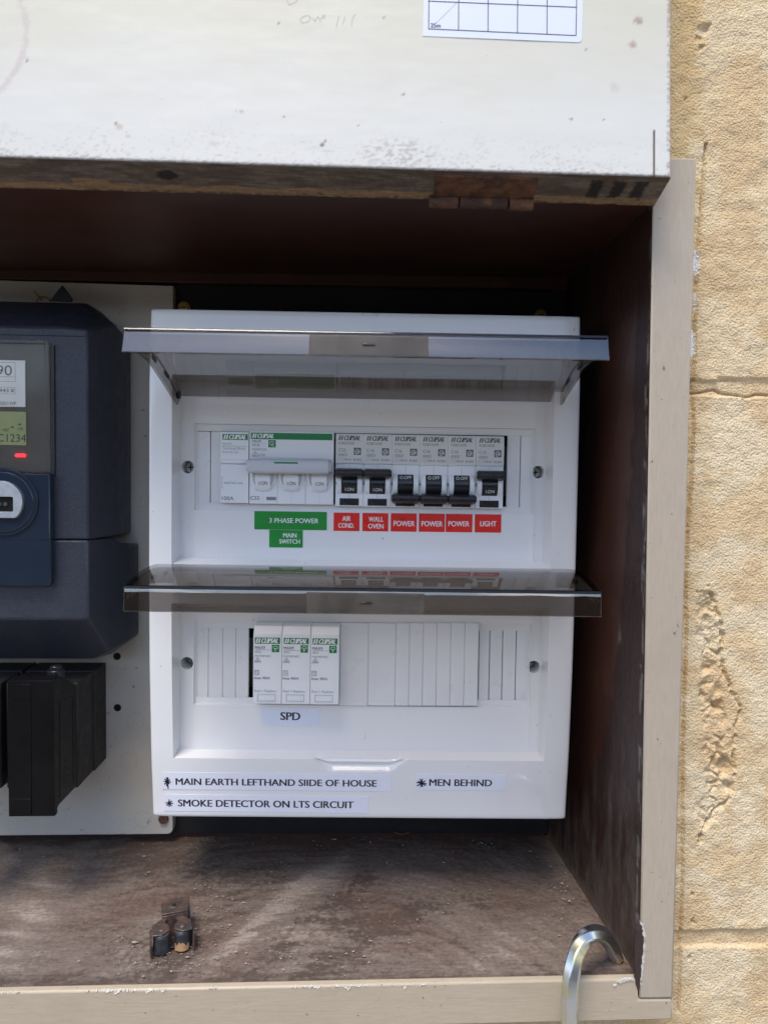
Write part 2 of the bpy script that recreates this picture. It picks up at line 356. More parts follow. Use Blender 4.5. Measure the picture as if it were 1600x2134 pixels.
def stroke(mb, p, q, w_, y, mi=0):
    p, q = Vector((p[0], p[1])), Vector((q[0], q[1])); d_ = (q-p).normalized(); n_ = Vector((-d_.y, d_.x))*w_/2
    pts = [p-n_*0.6, p+d_*w_*0.3-n_, q-d_*w_*0.3-n_, q-n_*0.3, q+n_*0.3, q-d_*w_*0.3+n_, p+d_*w_*0.3+n_, p+n_*0.6]
    mb.add([(a.x, (y(a.x, a.y) if callable(y) else y), a.y) for a in pts], [tuple(range(8))], mi)
def logo(mb, x0, x1, z0, z1, y, mi=0):
    """two slanted bars and the maker's name in heavy italics"""
    h_ = z1-z0; w_ = x1-x0; b_ = w_*0.065; k = h_*0.25
    for j in range(2):
        a = x0 + j*b_*1.55
        mb.add([(a, y, z0), (a+b_, y, z0), (a+b_+k, y, z1), (a+k, y, z1)], [(0, 1, 2, 3)], mi)
    put_text(mb, 'CLIPSAL', x0+w_*0.215, x1, z0, z1, y, 0.035, 0.25, mi)
def lerp(a, b_, k): return a+(b_-a)*k
def interp(x, xs, ys):
    if x <= xs[0]: return ys[0]
    for i in range(1, len(xs)):
        if x <= xs[i]: return lerp(ys[i-1], ys[i], (x-xs[i-1])/(xs[i]-xs[i-1]))
    return ys[-1]
def sm(a, b_, x):
    k = max(0.0, min(1.0, (x-a)/(b_-a))); return k*k*(3-2*k)
def fb(x, y, z, s, o=4): return noise.fractal(Vector((x*s, y*s, z*s)), 0.8, 2.1, o)
def segdist(px, pz, pts):
    best = 1e9
    for (ax, az), (bx_, bz) in zip(pts, pts[1:]):
        dx, dz = bx_-ax, bz-az; k = max(0, min(1, ((px-ax)*dx+(pz-az)*dz)/(dx*dx+dz*dz)))
        d_ = math.hypot(px-ax-k*dx, pz-az-k*dz); best = min(best, d_)
    return best
def arange(a, b_, st):
    n = max(1, int(round((b_-a)/st))); return [a+(b_-a)*i/n for i in range(n+1)]
def grid(mb, xs, zs, fn, colfn=None, skip=None, mi=0):
    base = len(mb.v); nx = len(xs); vs_ = []; cols = []
    for z in zs:
        for x in xs:
            vs_.append(fn(x, z))
            if colfn: cols.append(colfn(x, z))
    fs = []
    for j in range(len(zs)-1):
        for i in range(nx-1):
            if skip and skip((xs[i]+xs[i+1])/2, (zs[j]+zs[j+1])/2): continue
            fs.append((j*nx+i, j*nx+i+1, (j+1)*nx+i+1, (j+1)*nx+i))
    mb.add(vs_, fs, mi)
    if colfn: mb.col = (mb.col or []) + cols
    return mb

# ================================================================== SETTING
DW = 396.0    # wall face, mm from the camera
DT = 372.0    # face of the cabinet trim
DB = 540.0    # back of the cabinet
g = MB(); g.add([(-60000, -60000, -1250), (60000, -60000, -1250), (60000, 60000, -1250), (-60000, 60000, -1250)], [(0, 1, 2, 3)])
obj('ground', g, 'ground', kind='structure')

def W(u, v_): p = at(u, v_, DW); return (p.x, p.z)
crackV = [W(*p) for p in ((1470,300),(1464,400),(1458,480),(1452,560),(1449,640),(1447,740),(1444,820),(1445,900),(1440,1000),(1433,1110),(1428,1230),(1430,1330),(1426,1430),(1423,1560),(1422,1700),(1421,1850),(1418,1960),(1416,2060),(1413,2110))]
crackH = [W(*p) for p in ((1445,820),(1470,816),(1490,812),(1502,819),(1530,823),(1560,828),(1580,821),(1600,824),(1640,826))]
ridge = [W(*p) for p in ((1455,1235),(1475,1225),(1490,1255),(1498,1290),(1507,1330),(1500,1365),(1512,1410),(1530,1455),(1545,1478),(1532,1520),(1530,1570),(1531,1620),(1520,1665),(1490,1690),(1462,1735),(1458,1755))]
holes = [(W(*p[:2]), p[2], p[3]) for p in ((1498,1472,5.0,3.5),(1487,1588,3.0,2.5),(1511,1600,6.5,3.5),(1470,1560,2.5,1.8),(1462,1745,2.6,2.2),(1520,1640,4,2.5),(1466,60,5,1.6),(1456,80,3.5,1.4),(1474,55,2.5,1.4),(1460,100,2,1.2),(1480,1265,5,1.6),(1473,1392,4,2.0),(1443,1868,2.0,2.0),(1445,1925,2.4,2.0),(1436,1995,1.8,1.8),(1427,206,1.2,1.4))]
cav = [W(*p) for p in ((1470,1260),(1480,1330),(1480,1400),(1485,1480),(1495,1560),(1495,1640),(1470,1700))]
j1a, j1b = W(1500,790)[1], W(1500,826)[1]; j2a, j2b = W(1500,1940)[1], W(1500,1976)[1]
trimx = lambda z: interp(-z, [-at(1452,330,DT).z, -at(1400,2130,DT).z], [at(1452,330,DT).x, at(1400,2130,DT).x])
def wall_h(x, z):
    h = 0.8*fb(x, 0, z, 0.06, 3) + 0.16*fb(x, 3, z, 0.25, 3)+0.10*noise.noise(Vector((x*0.9, 2, z*0.9)))
    wob = 1.2*noise.noise(Vector((x*0.07, 5, z*0.3)))
    for a, b_, dp in ((j1a, j1b, 1.6), (j2a, j2b, 1.9)):
        c_ = (a+b_)/2 + wob; hw = (a-b_)/2
        h -= dp*(1-sm(hw*0.75, hw*1.1, abs(z-c_)))
    e = 0.5*noise.noise(Vector((x*0.6, 9, z*0.6)))
    if x < crackV[0][0]+12:
        d_ = segdist(x, z, crackV)+e*0.7; h -= 2.8*(1-sm(0.3, 1.15, abs(d_)))
    if abs(z-crackH[0][1]) < 10:
        d_ = segdist(x, z, crackH)+e*0.7; h -= 2.2*(1-sm(0.2, 1.0, abs(d_)))
    if abs(z-j1a) < 6 and x > W(1495,790)[0]: h -= 1.6*(1-sm(0.2, 1.7, abs(z-j1a+wob*.4)))*(0.6+0.6*noise.noise(Vector((x*0.5, 2, z*0.5))))
    if abs(z-j2a) < 6: h -= 0.9*(1-sm(0.2, 1.2, abs(z-j2a-wob)))
    zc = cav[0][1]+12, cav[-1][1]-10
    if zc[1]-12 < z < zc[0]+12:
        d_ = segdist(x, z, cav); k = 1-sm(3.2, 8.5, d_+3.6*noise.noise(Vector((x*0.16, 4, z*0.16))))
        dv = noise.voronoi(Vector((x*0.11+0.5*fb(x, 2, z, .1, 3), 0, z*0.085)))[0]; ed = dv[1]-dv[0]
        h -= k*(0.6+2.2*abs(noise.noise(Vector((x*0.09, 7, z*0.09))))+1.3*(1-sm(0.02, 0.16, ed))*(0.5+abs(2*noise.noise(Vector((x*.12, 5, z*.12)))))+0.5*fb(x, 7, z, 0.5, 3))
        d_ = segdist(x, z, ridge)+e; h -= 3.0*(1-sm(0.15, 1.3, abs(d_+1.5*noise.noise(Vector((x*.35, 18, z*.35))))))*(0.7+1.0*noise.noise(Vector((x*.2, 8, z*.2))))
    for (hx, hz), r_, dp in holes:
        if abs(x-hx) < 12 and abs(z-hz) < 12:
            d_ = math.hypot(x-hx, (z-hz)*0.75)+e*2.0+1.5*noise.noise(Vector((x*0.3, 1, z*0.3))); h -= dp*(1-sm(r_*0.25, r_*0.75, d_))
    return h
whites = [(W(1452,545), 1.9, 7.0), (W(1443,715), 1.7, 7.5), (W(1449,625), 0.8, 5), (W(1426,1175), 0.8, 6), (W(1468,310), 0.9, 1.8)]
def wall_c(x, z):
    n1 = fb(x, 1, z, 0.030, 4); n2 = fb(x, 6, z, 0.12, 3)
    lite = Vector((0.67, 0.525, 0.325)); tan = Vector((0.62, 0.45, 0.26)); gold = Vector((0.53, 0.35, 0.14)); pale = Vector((0.73, 0.61, 0.425))
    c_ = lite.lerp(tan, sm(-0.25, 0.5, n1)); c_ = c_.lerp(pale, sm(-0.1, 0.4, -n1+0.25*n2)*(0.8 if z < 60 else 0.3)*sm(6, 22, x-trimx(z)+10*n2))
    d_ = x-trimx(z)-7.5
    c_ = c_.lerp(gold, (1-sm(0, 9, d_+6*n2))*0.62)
    for a, b_ in ((j1a, j1b), (j2a, j2b)):
        c_ = c_.lerp(tan, (1-sm(3, 8, abs(z-(a+b_)/2)))*0.6)
    q = W(1598, 692); k = 1-sm(3, 8, math.hypot(x-q[0], z-q[1])+3*n2); c_ = c_.lerp(gold, k*0.6)
    q = W(1515, 985); k = 1-sm(0.6, 1.0, max(abs(x-q[0])/5.5, abs(z-q[1])/3.0)+0.3*n2); c_ = c_.lerp(gold, k*0.4)
    for (hx, hz), a, b_ in whites:
        if abs(x-hx)/a < 1+0.3*n2 and abs(z-hz)/b_ < 1: c_ = Vector((0.75, 0.75, 0.76))
    return c_
wallt = thing('rendered_wall', 'sandy yellow textured block wall with cracked and broken render right of the cabinet', 'wall', Frame(Vector((250, -130, -280)), Matrix.Identity(3)))
WF = Frame(Vector((250, -130, -280)), Matrix.Identity(3))
YW = DW+CAMY
def wfn(x, z): return (x, YW-wall_h(x, z), z)
X0, X1 = 163.0, 246.0
segs = [('block', j1a+0.8, 305.0), ('mortar_joint', j1b-0.8, j1a+0.8), ('block', j2a+0.8, j1b-0.8), ('mortar_joint', j2b-0.8, j2a+0.8), ('block', -330.0, j2b-0.8)]
for nm, z0, z1 in segs:
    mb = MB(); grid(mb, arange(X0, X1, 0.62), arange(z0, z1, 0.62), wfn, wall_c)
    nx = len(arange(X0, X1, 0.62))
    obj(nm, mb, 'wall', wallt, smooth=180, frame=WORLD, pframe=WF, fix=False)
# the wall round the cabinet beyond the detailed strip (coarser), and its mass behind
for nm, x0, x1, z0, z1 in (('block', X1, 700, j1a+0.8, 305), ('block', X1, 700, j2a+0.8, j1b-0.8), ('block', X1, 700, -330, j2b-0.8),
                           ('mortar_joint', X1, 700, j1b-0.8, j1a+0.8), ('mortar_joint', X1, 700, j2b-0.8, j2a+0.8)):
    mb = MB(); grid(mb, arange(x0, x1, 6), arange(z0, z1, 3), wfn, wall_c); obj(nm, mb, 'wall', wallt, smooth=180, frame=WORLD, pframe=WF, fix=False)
for x0, x1, z0, z1 in ((-1500, 2500, -1250, -330), (-1500, 2500, 305, 1500), (-1500, -520, -330, 305), (700, 2500, -330, 305), (-520, X0, -330, -292)):
    mb = MB(); grid(mb, arange(x0, x1, 25), arange(z0, z1, 25), lambda x, z: (x, YW, z), lambda x, z: Vector((0.55, 0.43, 0.27))); obj('wall_face', mb, 'wall', wallt, smooth=180, frame=WORLD, pframe=WF, fix=False)

# fence across the yard (seen mirrored in the glossy plastic)
fenceF = Frame(Vector((0, -5200, -1250)), Matrix.Identity(3))
ft = thing('steel_fence', 'brown ribbed steel fence across the yard, mirrored in the shiny plastic', 'fence', fenceF)
mb = MB(); prof = []
for i in range(240):
    x = -9000+i*75; mb.box(x, x+45, -12, 12, 0, 1900); mb.box(x+45, x+75, -2, 6, 0, 1900)
obj('fence_sheet', mb, 'fence', ft); mb = MB(); mb.box(-9000, 9000, -30, 30, 1900, 1950); obj('top_rail', mb, 'fence', ft)

# ================================================================== CABINET
CF = Frame(Vector((0, -160, -265)), Matrix.Identity(3))
cab = thing('meter_cabinet', 'dark stained timber meter cabinet with beige painted frame and white lift up door', 'cabinet', CF)
def cobj(name, mb, mats, parent=None, **k): return obj(name, mb, mats, parent or cab, frame=WORLD, pframe=CF, **k)
def slab(pts, thick_vec):
    mb = MB(); mb.hexa([Vector(p) for p in pts] + [Vector(p)+Vector(thick_vec) for p in pts]); return mb
# floor (dense sheet with dirt strokes, darker round the catch and along front and back edges)
fA, fB_ = at(-420, 2077, 376), at(1330, 2040, 376); bA, bB = at(-180, 1746, DB), at(1139, 1742, DB)
def floorp(s_, k):  # s_ 0..1 left to right, k 0 front .. 1 back
    return fA.lerp(fB_, s_).lerp(bA.lerp(bB, s_), k)
strk = [((705,1800),(385,2035),26,0.55),((640,1830),(430,2020),14,0.35),((760,1830),(520,2040),16,-0.5),((860,1900),(620,2050),24,-0.45),((560,1850),(240,1800),40,-0.3),((1000,1880),(700,1930),14,-0.35),((120,1850),(20,1980),40,0.3),((1080,1800),(860,1790),30,0.25)]
def proj(p):
    q = RC.transposed() @ (Vector(p)-Vector((0, CAMY, 0))); return (CX-FPX*q.x/q.z, CY+FPX*q.y/q.z)
def floor_col(x, y, z, u, v_):
    wx, wy = x+10*noise.noise(Vector((x*.02, y*.02, 3))), y+10*noise.noise(Vector((x*.02, y*.02, 9)))
    n1 = fb(wx, wy, 0, 0.018, 5); n2 = fb(x*0.35, y*2.4, 4, 0.10, 5); n3 = fb(x, y, 8, 0.35, 4)
    ox, oy = -10.0, -215.0; r_ = math.hypot(wx-ox, (wy-oy)); th = math.atan2(wy-oy, wx-ox); sw = noise.fractal(Vector((r_*0.16, th*2.2, 2)), 0.7, 2.2, 5)
    ox, oy = -190.0, 40.0; r2 = math.hypot(wx-ox, (wy-oy)); t2 = math.atan2(wy-oy, wx-ox); sw2 = noise.fractal(Vector((r2*0.12, t2*2.6, 7)), 0.7, 2.2, 5)
    dk = Vector((0.085, 0.060, 0.048)); md = Vector((0.172, 0.132, 0.110)); lt = Vector((0.31, 0.255, 0.215)); red = Vector((0.15, 0.085, 0.065))
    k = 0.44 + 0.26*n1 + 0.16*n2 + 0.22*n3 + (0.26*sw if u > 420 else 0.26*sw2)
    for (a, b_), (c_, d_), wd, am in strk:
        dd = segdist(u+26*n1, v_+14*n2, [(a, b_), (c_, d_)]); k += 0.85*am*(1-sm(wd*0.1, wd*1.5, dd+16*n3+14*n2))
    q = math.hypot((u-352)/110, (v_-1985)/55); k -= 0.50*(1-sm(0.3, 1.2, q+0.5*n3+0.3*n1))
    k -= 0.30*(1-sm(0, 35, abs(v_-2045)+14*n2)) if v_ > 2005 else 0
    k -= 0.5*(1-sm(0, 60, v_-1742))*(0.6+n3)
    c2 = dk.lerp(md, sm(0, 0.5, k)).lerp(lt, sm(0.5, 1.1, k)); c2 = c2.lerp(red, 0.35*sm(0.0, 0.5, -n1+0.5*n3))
    return c2
nS, nK = 560, 200; mb = MB(); mb.col = []
vs_ = []; fs = []
for j in range(nK+1):
    for i in range(nS+1):
        p = floorp(i/nS, j/nK); u, v_ = proj(p)
        hh = 0.25*fb(p.x, p.y, 0, 0.15, 4)
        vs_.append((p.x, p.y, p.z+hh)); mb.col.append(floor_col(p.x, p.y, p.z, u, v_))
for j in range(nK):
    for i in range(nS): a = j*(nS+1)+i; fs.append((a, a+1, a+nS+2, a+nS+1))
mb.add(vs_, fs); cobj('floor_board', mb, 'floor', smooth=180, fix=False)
mb = slab([fA+Vector((0, 0, -20)), fB_+Vector((12, 0, -20)), fB_+Vector((12, 0, -8)), fA+Vector((0, 0, -8))], (0, 164, 0)); cobj('floor_support', mb, 'stain')
# side board
sFt, sFb = at(1357, 425, 376), at(1330, 2044, 376); sBt, sBb = at(1180, 585, DB), at(1139, 1748, DB)
def side_col(p, u, v_):
    n1 = fb(p.y*2, 0, p.z*0.35, 0.06, 4); n2 = fb(p.y*1.5, 5, p.z*0.3, 0.3, 3)
    mar = Vector((0.034, 0.013, 0.009)); gr = Vector((0.125, 0.100, 0.088)); blk = Vector((0.012, 0.006, 0.006)); tan_ = Vector((0.20, 0.16, 0.10))
    c_ = mar.lerp(blk, 0.5*sm(-0.2, 0.8, n1))
    k = sm(1500, 2000, v_ + 260*n1 + 60*n2) * (0.45+0.55*sm(-0.5, 0.5, n2+n1)); c_ = c_.lerp(gr, k*0.6)
    q = segdist(u, v_, [(1277, 1185), (1282, 1330)]); w2 = interp(v_, [1170, 1330, 1480], [3, 14, 10])
    c_ = c_.lerp(gr*1.1, 0.9*(1-sm(w2*0.4, w2*1.2, q+6*n2)) if v_ < 1480 else 0)
    kk = sm(0, 1, 1-(p.z-sBb.z)/14.0); 
    if p.z-sBb.z < 12: c_ = c_.lerp(tan_, 0.45*sm(12, 2, p.z-sBb.z+4*n2) if False else 0.45*(1-sm(2, 12, p.z-sBb.z+6*n2)))
    if u > interp(v_, [430, 2040], [1352, 1322]): c_ = c_.lerp(Vector((0.30, 0.28, 0.27)), 0.5*sm(0.0, 0.3, n2))
    return c_
mb = MB(); mb.col = []; vs_ = []; fs = []; nA, nB = 90, 420
for j in range(nB+1):
    for i in range(nA+1):
        p = sFb.lerp(sFt, j/nB).lerp(sBb.lerp(sBt, j/nB), i/nA); u, v_ = proj(p)
        vs_.append((p.x+0.2*fb(p.y*2, 1, p.z*.3, 0.2, 3), p.y, p.z)); mb.col.append(side_col(p, u, v_))
for j in range(nB):
    for i in range(nA): a = j*(nA+1)+i; fs.append((a, a+1, a+nA+2, a+nA+1))
mb.add(vs_, fs); cobj('side_board', mb, 'side', smooth=180, fix=False)
mb = MB(); mb.hexa([sFb+Vector((1, 0, -10)), sFb+Vector((14, 0, -10)), sFt+Vector((14, 0, 2)), sFt+Vector((1, 0, 2)), sBb+Vector((1, 2, -10)), sBb+Vector((14, 2, -10)), sBt+Vector((14, 2, 2)), sBt+Vector((1, 2, 2))])
cobj('side_board_core', mb, 'stain')
# ceiling
cF1, cF2 = at(-420, 380, 376), at(1357, 427, 376); cB1, cB2 = at(-180, 570, DB), at(1182, 588, DB)
mb = MB(); mb.hexa([cF1, cF2, cF2+Vector((0, 0, 14)), cF1+Vector((0, 0, 14)), cB1, cB2, cB2+Vector((0, 0, 14)), cB1+Vector((0, 0, 14))]); cobj('ceiling_board', mb, 'stain', bevel=0.3)
b1, b2 = at(-180, 545, DB-12), at(1182, 575, DB-12); b3, b4 = at(-180, 578, DB-12), at(1182, 603, DB-12)
mb = MB(); mb.hexa([b3, b4, b2, b1, b3+Vector((0, 11, 0)), b4+Vector((0, 11, 0)), b2+Vector((0, 11, 0)), b1+Vector((0, 11, 0))]); cobj('back_cleat', mb, 'stain', bevel=0.6)
# back board
a1, a2, a3, a4 = at(-200, 1760, DB), at(1150, 1755, DB), at(1190, 560, DB), at(-200, 560, DB)
mb = slab([a1, a2, a3, a4], (0, 12, 0)); cobj('back_board', mb, 'stain')
a1, a2, a3, a4 = at(330, 1738, DB-3), at(1141, 1737, DB-3), at(1176, 600, DB-3), at(330, 590, DB-3)
mb = slab([a1, a2, a3, a4], (0, 2.5, 0)); cobj('black_backing_panel', mb, 'backing', bevel=0.3)
for u, v_ in ((383, 638), (1126, 654)):
    p = at(u, v_+3, DB-4); mb = MB(); mb.cyl((p.x, p.y, p.z), 4.6, 1.0, 'y', 28); mb.cyl((p.x, p.y-1.1, p.z), 3.0, 1.6, 'y', 24, r2=3.4)
    mb.box(p.x-1.8, p.x+1.8, p.y-2.2, p.y-1.85, p.z-0.35, p.z+0.35, 1); cobj('screw', mb, ['brass', 'hole'], bevel=0.2)
# trim
def trimpiece(name, quadpx, mat, d0=DT, d1=DW+3):
    mb = MB(); f_ = [at(u, v_, d0) for u, v_ in quadpx]; k = [Vector((p.x, d1+CAMY, p.z)) for p in f_]; mb.hexa(f_+k)
    return cobj(name, mb, mat, bevel=1.1)
mb = MB(); f_ = [at(u, v_, DT) for u, v_ in ((1331, 2083), (1402, 2082), (1452, 328), (1361, 326))]
k = [Vector((p.x+(2 if i in (0, 3) else 0), (DT+5 if i in (0, 3) else DW+2)+CAMY, p.z)) for i, p in enumerate(f_)]; mb.hexa(f_+k); cobj('stile', mb, 'trim_v', bevel=1.1)
mb = MB(); P_ = [at(u, v_, DT+0.2) for u, v_ in ((-420, 2172), (1400.5, 2127), (1402, 2083.6), (1330.6, 2084.6), (1330.2, 2041), (-420, 2078))]
mb.prism_y([(p.x, p.z) for p in P_], DT+0.2+CAMY, DT+5+CAMY); cobj('bottom_rail', mb, 'trim_h', bevel=1.1)
mb = MB(); f_ = [Vector((p.x, DT+5.1+CAMY, p.z)) for p in (P_[0], P_[1], P_[2], at(-420, 2110, DT))]; mb.hexa([q+Vector((0, 0, 0.3)) for q in f_]+[Vector((q.x, DW+3+CAMY, q.z+0.3)) for q in f_]); cobj('rail_packer', mb, 'trim_h')
mb = MB(); f_ = [at(u, v_, DT+0.4) for u, v_ in ((-420, 366), (1356, 408), (1356, 328), (-420, 290))]; mb.hexa(f_+[Vector((p.x, DW+3+CAMY, p.z)) for p in f_]); cobj('top_rail', mb, 'trim_h', bevel=1)

# ---- door, hinged at its lower edge, leaning back against the wall
DX = at(1381, 400, 362).x
lowR = at(1362, 429, DT-0.8); lowL = at(0, 391, DT-0.8)
ang = math.atan2(lowR.z-lowL.z, lowR.x-lowL.x)
RD = Matrix.Rotation(-ang, 3, 'Y') @ Matrix.Rotation(-R(3.0), 3, 'X')
DF = Frame(lowR, RD)     # local: x to the left is negative, y toward camera negative, z up the door
FT = -20.0
xr = DF.L(1398, 374, FT).x
print('door local check', DF.L(1398, 374, FT), DF.L(0, 332, FT), DF.L(1390, 0, FT))
zlow = DF.L(700, 349, FT).z
def door_y(x, z):
    e = 0.0
    if z-zlow < 1.6: e += 1.3*(1-math.sqrt(max(0, 1-((1.6-(z-zlow))/1.6)**2)))
    if xr-x < 1.6: e += 1.3*(1-math.sqrt(max(0, 1-((1.6-(xr-x))/1.6)**2)))
    n_ = 0.10*fb(x, 0, z*2, 0.03, 3)
    # crack near the end batten
    d_ = abs(x-(xr-8.6))
    if z-zlow < 22: n_ += 0.9*(1-sm(0.1, 0.45, d_))
    return FT + e + n_
def door_col(x, z):
    h = z-zlow; n1 = fb(x*0.6, 3, z, 0.05, 4); n2 = fb(x*.7, 2, z*1.3, 0.6, 4); n3 = fb(x, 8, z, 0.02, 3)
    top = Vector((0.60, 0.575, 0.475)); low = Vector((0.64, 0.63, 0.59)); c_ = low.lerp(top, sm(15, 90, h+12*n3))
    dk = Vector((0.13, 0.10, 0.085)); gr = Vector((0.36, 0.33, 0.31))
    n4 = fb(x, 2, z, 1.4, 2); k = 1-sm(0.0, 7.0, h); c_ = c_.lerp(gr, 0.65*sm(0.25, 0.65, 0.5*n2+0.6*n4+0.5*k*k-0.1)*k)
    if h < 26: c_ = c_.lerp(gr, 0.4*sm(0.25, 0.6, 0.5*n2+0.5*n4+0.4*n1)*(1-sm(6, 26, h)))
    if h < 1.8: c_ = c_.lerp(dk, 0.75*(1-sm(0.3, 1.8, h+0.9*n2)))
    q = math.hypot((x-DF.L(830, 320, FT).x)/24, (h-8)/9); c_ = c_.lerp(gr*0.9, 0.6*(1-sm(0.4, 1.1, q))*sm(-0.1, 0.35, n2))
    e = xr-x
    if e < 2.2: c_ = c_.lerp(Vector((0.36, 0.25, 0.24)), 0.7*sm(-0.1, 0.35, n2+n1))
    if abs(e-8.6) < 0.5 and h < 24: c_ = c_.lerp(dk, 0.8)
    for (pu, pv, r_, cc) in spots:
        q = DF_pts[(pu, pv)]; d_ = math.hypot(x-q[0], z-q[1])
        if d_ < r_*1.6: c_ = c_.lerp(cc, 0.8*(1-sm(r_*0.5, r_*1.3, d_+0.5*r_*n2)))
    d_ = abs(math.hypot((x-ringc[0]), (z-ringc[1]))-ringr)
    if x < ringc[0]+ringr+5: c_ = c_.lerp(Vector((0.50, 0.40, 0.41)), 0.5*(1-sm(0.3, 2.2, d_+1.2*n2)))
    return c_
dkb = Vector((0.12, 0.09, 0.09)); spots = [(1330,42,2.2,Vector((0.33,0.22,0.20))),(1318,92,2.0,Vector((0.36,0.25,0.25))),(241,257,0.9,dkb),(249,264,1.7,Vector((0.50,0.42,0.33))),(57,124,0.9,dkb),(592,242,0.6,dkb),(745,262,0.6,dkb),(672,300,1.0,dkb),(678,294,0.8,dkb),(1190,247,0.7,dkb),(1258,249,0.6,dkb),(840,196,0.6,dkb),(1222,102,0.6,dkb),(835,95,0.6,dkb),(266,283,0.8,Vector((0.45,0.42,0.4))),(504,232,1.1,Vector((0.45,0.43,0.41))),(490,231,0.5,dkb),(800,33,0.6,dkb),(579,46,0.5,dkb),(1280,180,2.5,Vector((0.55,0.52,0.48)))]
DF_pts = {(a, b_): (DF.L(a, b_, FT).x, DF.L(a, b_, FT).z) for a, b_, _, _ in spots}
ringc = (DF.L(-120, 60, FT).x, DF.L(-120, 60, FT).z); ringr = abs(DF.L(55, 60, FT).x-ringc[0])
xl_ = DF.L(-120, 200, FT).x; zt_ = DF.L(700, -60, FT).z
mb = MB()
xs = arange(xl_, xr-10, 1.0) + [xr-9.4, xr-9.0, xr-8.75, xr-8.6, xr-8.45, xr-8.2, xr-7.8] + arange(xr-7, xr-1.8, 0.9) + [xr-1.5, xr-1.2, xr-.9, xr-.6, xr-.35, xr-.15, xr]
zs = [zlow, zlow+.15, zlow+.35, zlow+.6, zlow+.9, zlow+1.2, zlow+1.6] + arange(zlow+2.2, zlow+40, 0.75) + arange(zlow+41, zt_, 1.2)
grid(mb, xs, zs, lambda x, z: (x, door_y(x, z), z), door_col)
door = obj('door', mb, 'door', cab, smooth=60, frame=DF, pframe=CF, fix=False, label='cream white painted door lifted open above the cabinet')
def dobj(name, mb, mats, **k): return obj(name, mb, mats, door, frame=DF, pframe=CF, **k)
# body of the door: core and its lower edge
mb = MB(); mb.box(xl_-260, xr-0.02, FT+1.5, -0.3, zlow+0.6, 395); mb.box(xl_-260, xl_-0.02, FT, FT+1.5, zlow+.6, 395); mb.box(xl_, xr-0.02, FT, FT+1.5, zt_+0.02, 395)
dobj('door_core', mb, 'chart' if False else 'flake')
def edge_col(x, y):
    n1 = fb(x*0.4, y*1.5, 0, 0.12, 4); n2 = fb(x, y*2, 5, 0.35, 3)
    br = Vector((0.105, 0.075, 0.056)); gy = Vector((0.17, 0.135, 0.105)); tan_ = Vector((0.30, 0.19, 0.10))
    c_ = br.lerp(gy, sm(-0.3, 0.4, n1)); k = (y-FT)/(-FT)   # 0 front, 1 back
    thr = 0.72 + 0.10*n1 - (0.15 if abs(x-DF.L(165, 365, FT).x) < 9 else 0)
    c_ = c_.lerp(tan_, sm(thr-0.02, thr+0.05, k)); c_ = c_.lerp(br*0.5, 0.8*sm(0.93, 1.0, k+0.1*n2))
    for u in (1238, 1285, 1328):
        q = DF.L(u, 402, FT*0.5).x; d_ = max(abs(x-q-(y+10)*.0)/3.6, abs(k-0.45)/0.33)+0.3*n2; c_ = c_.lerp(Vector((0.012, 0.010, 0.010)), 1-sm(0.7, 1.05, d_))
    q = DF.L(348, 363, FT*.6).x; d_ = math.hypot((x-q)/5.2, (k-0.4)/0.17)+0.2*n2; c_ = c_.lerp(Vector((0.018, 0.008, 0.007)), 1-sm(0.75, 1.1, d_))
    return c_
mb = MB(); 
def edge_p(x, y):
    k = (y-FT)/(-FT); z = zlow + 0.05 + lerp(0, 0.0-zlow, k)*1.0 - 0.0
    rag = 0.5*noise.noise(Vector((x*0.11, 3, 0)))+0.3*noise.noise(Vector((x*0.5, 3, 0))) if k > 0.95 else 0
    return (x, y, z + 0.12*fb(x, y, 1, 0.2, 3) - 0.7*rag)
grid(mb, arange(xl_, xr, 1.0), arange(FT, -0.2, 0.55), edge_p, edge_col)
dobj('hinge_edge', mb, 'door_edge', smooth=60, fix=False)
# end face of the door
mb = MB(); mb.prism_x([(FT+1.4, zlow+0.3), (-0.2, 0.1), (-0.2, 395), (FT+1.4, 395)], xr-0.5, xr+0.0); dobj('end_face', mb, 'flake')
# hinge
hx0, hx1 = DF.L(905, 395, -14).x, DF.L(1122, 395, -14).x
mb = MB()
p0 = edge_p(hx0, -17); 
mb.add([(hx0, -17.5, edge_p(0, -17.5)[2]-0.7), (hx1-0.5, -17.5, edge_p(0, -17.5)[2]-0.7), (hx1, -2, edge_p(0, -2)[2]-0.8), (hx0+1, -2, edge_p(0, -2)[2]-0.8),
        (hx0, -17.5, zlow+2), (hx1-.5, -17.5, zlow+2), (hx1, -2, 2), (hx0+1, -2, 2)], [(0,1,2,3), (4,7,6,5), (0,4,5,1), (1,5,6,2), (2,6,7,3), (3,7,4,0)])
for i in range(3):
    a, b_ = DF.L([893, 957, 1060][i], 425, -3).x, DF.L([955, 1058, 1112][i], 425, -3).x
    mb.cyl(((a+b_)/2, -2.0, -2.0), 3.0, abs(b_-a)-0.5, 'x', 18)
dobj('hinge', mb, 'rust', bevel=0.5, label='rusty iron hinge leaf and knuckles under the door edge')
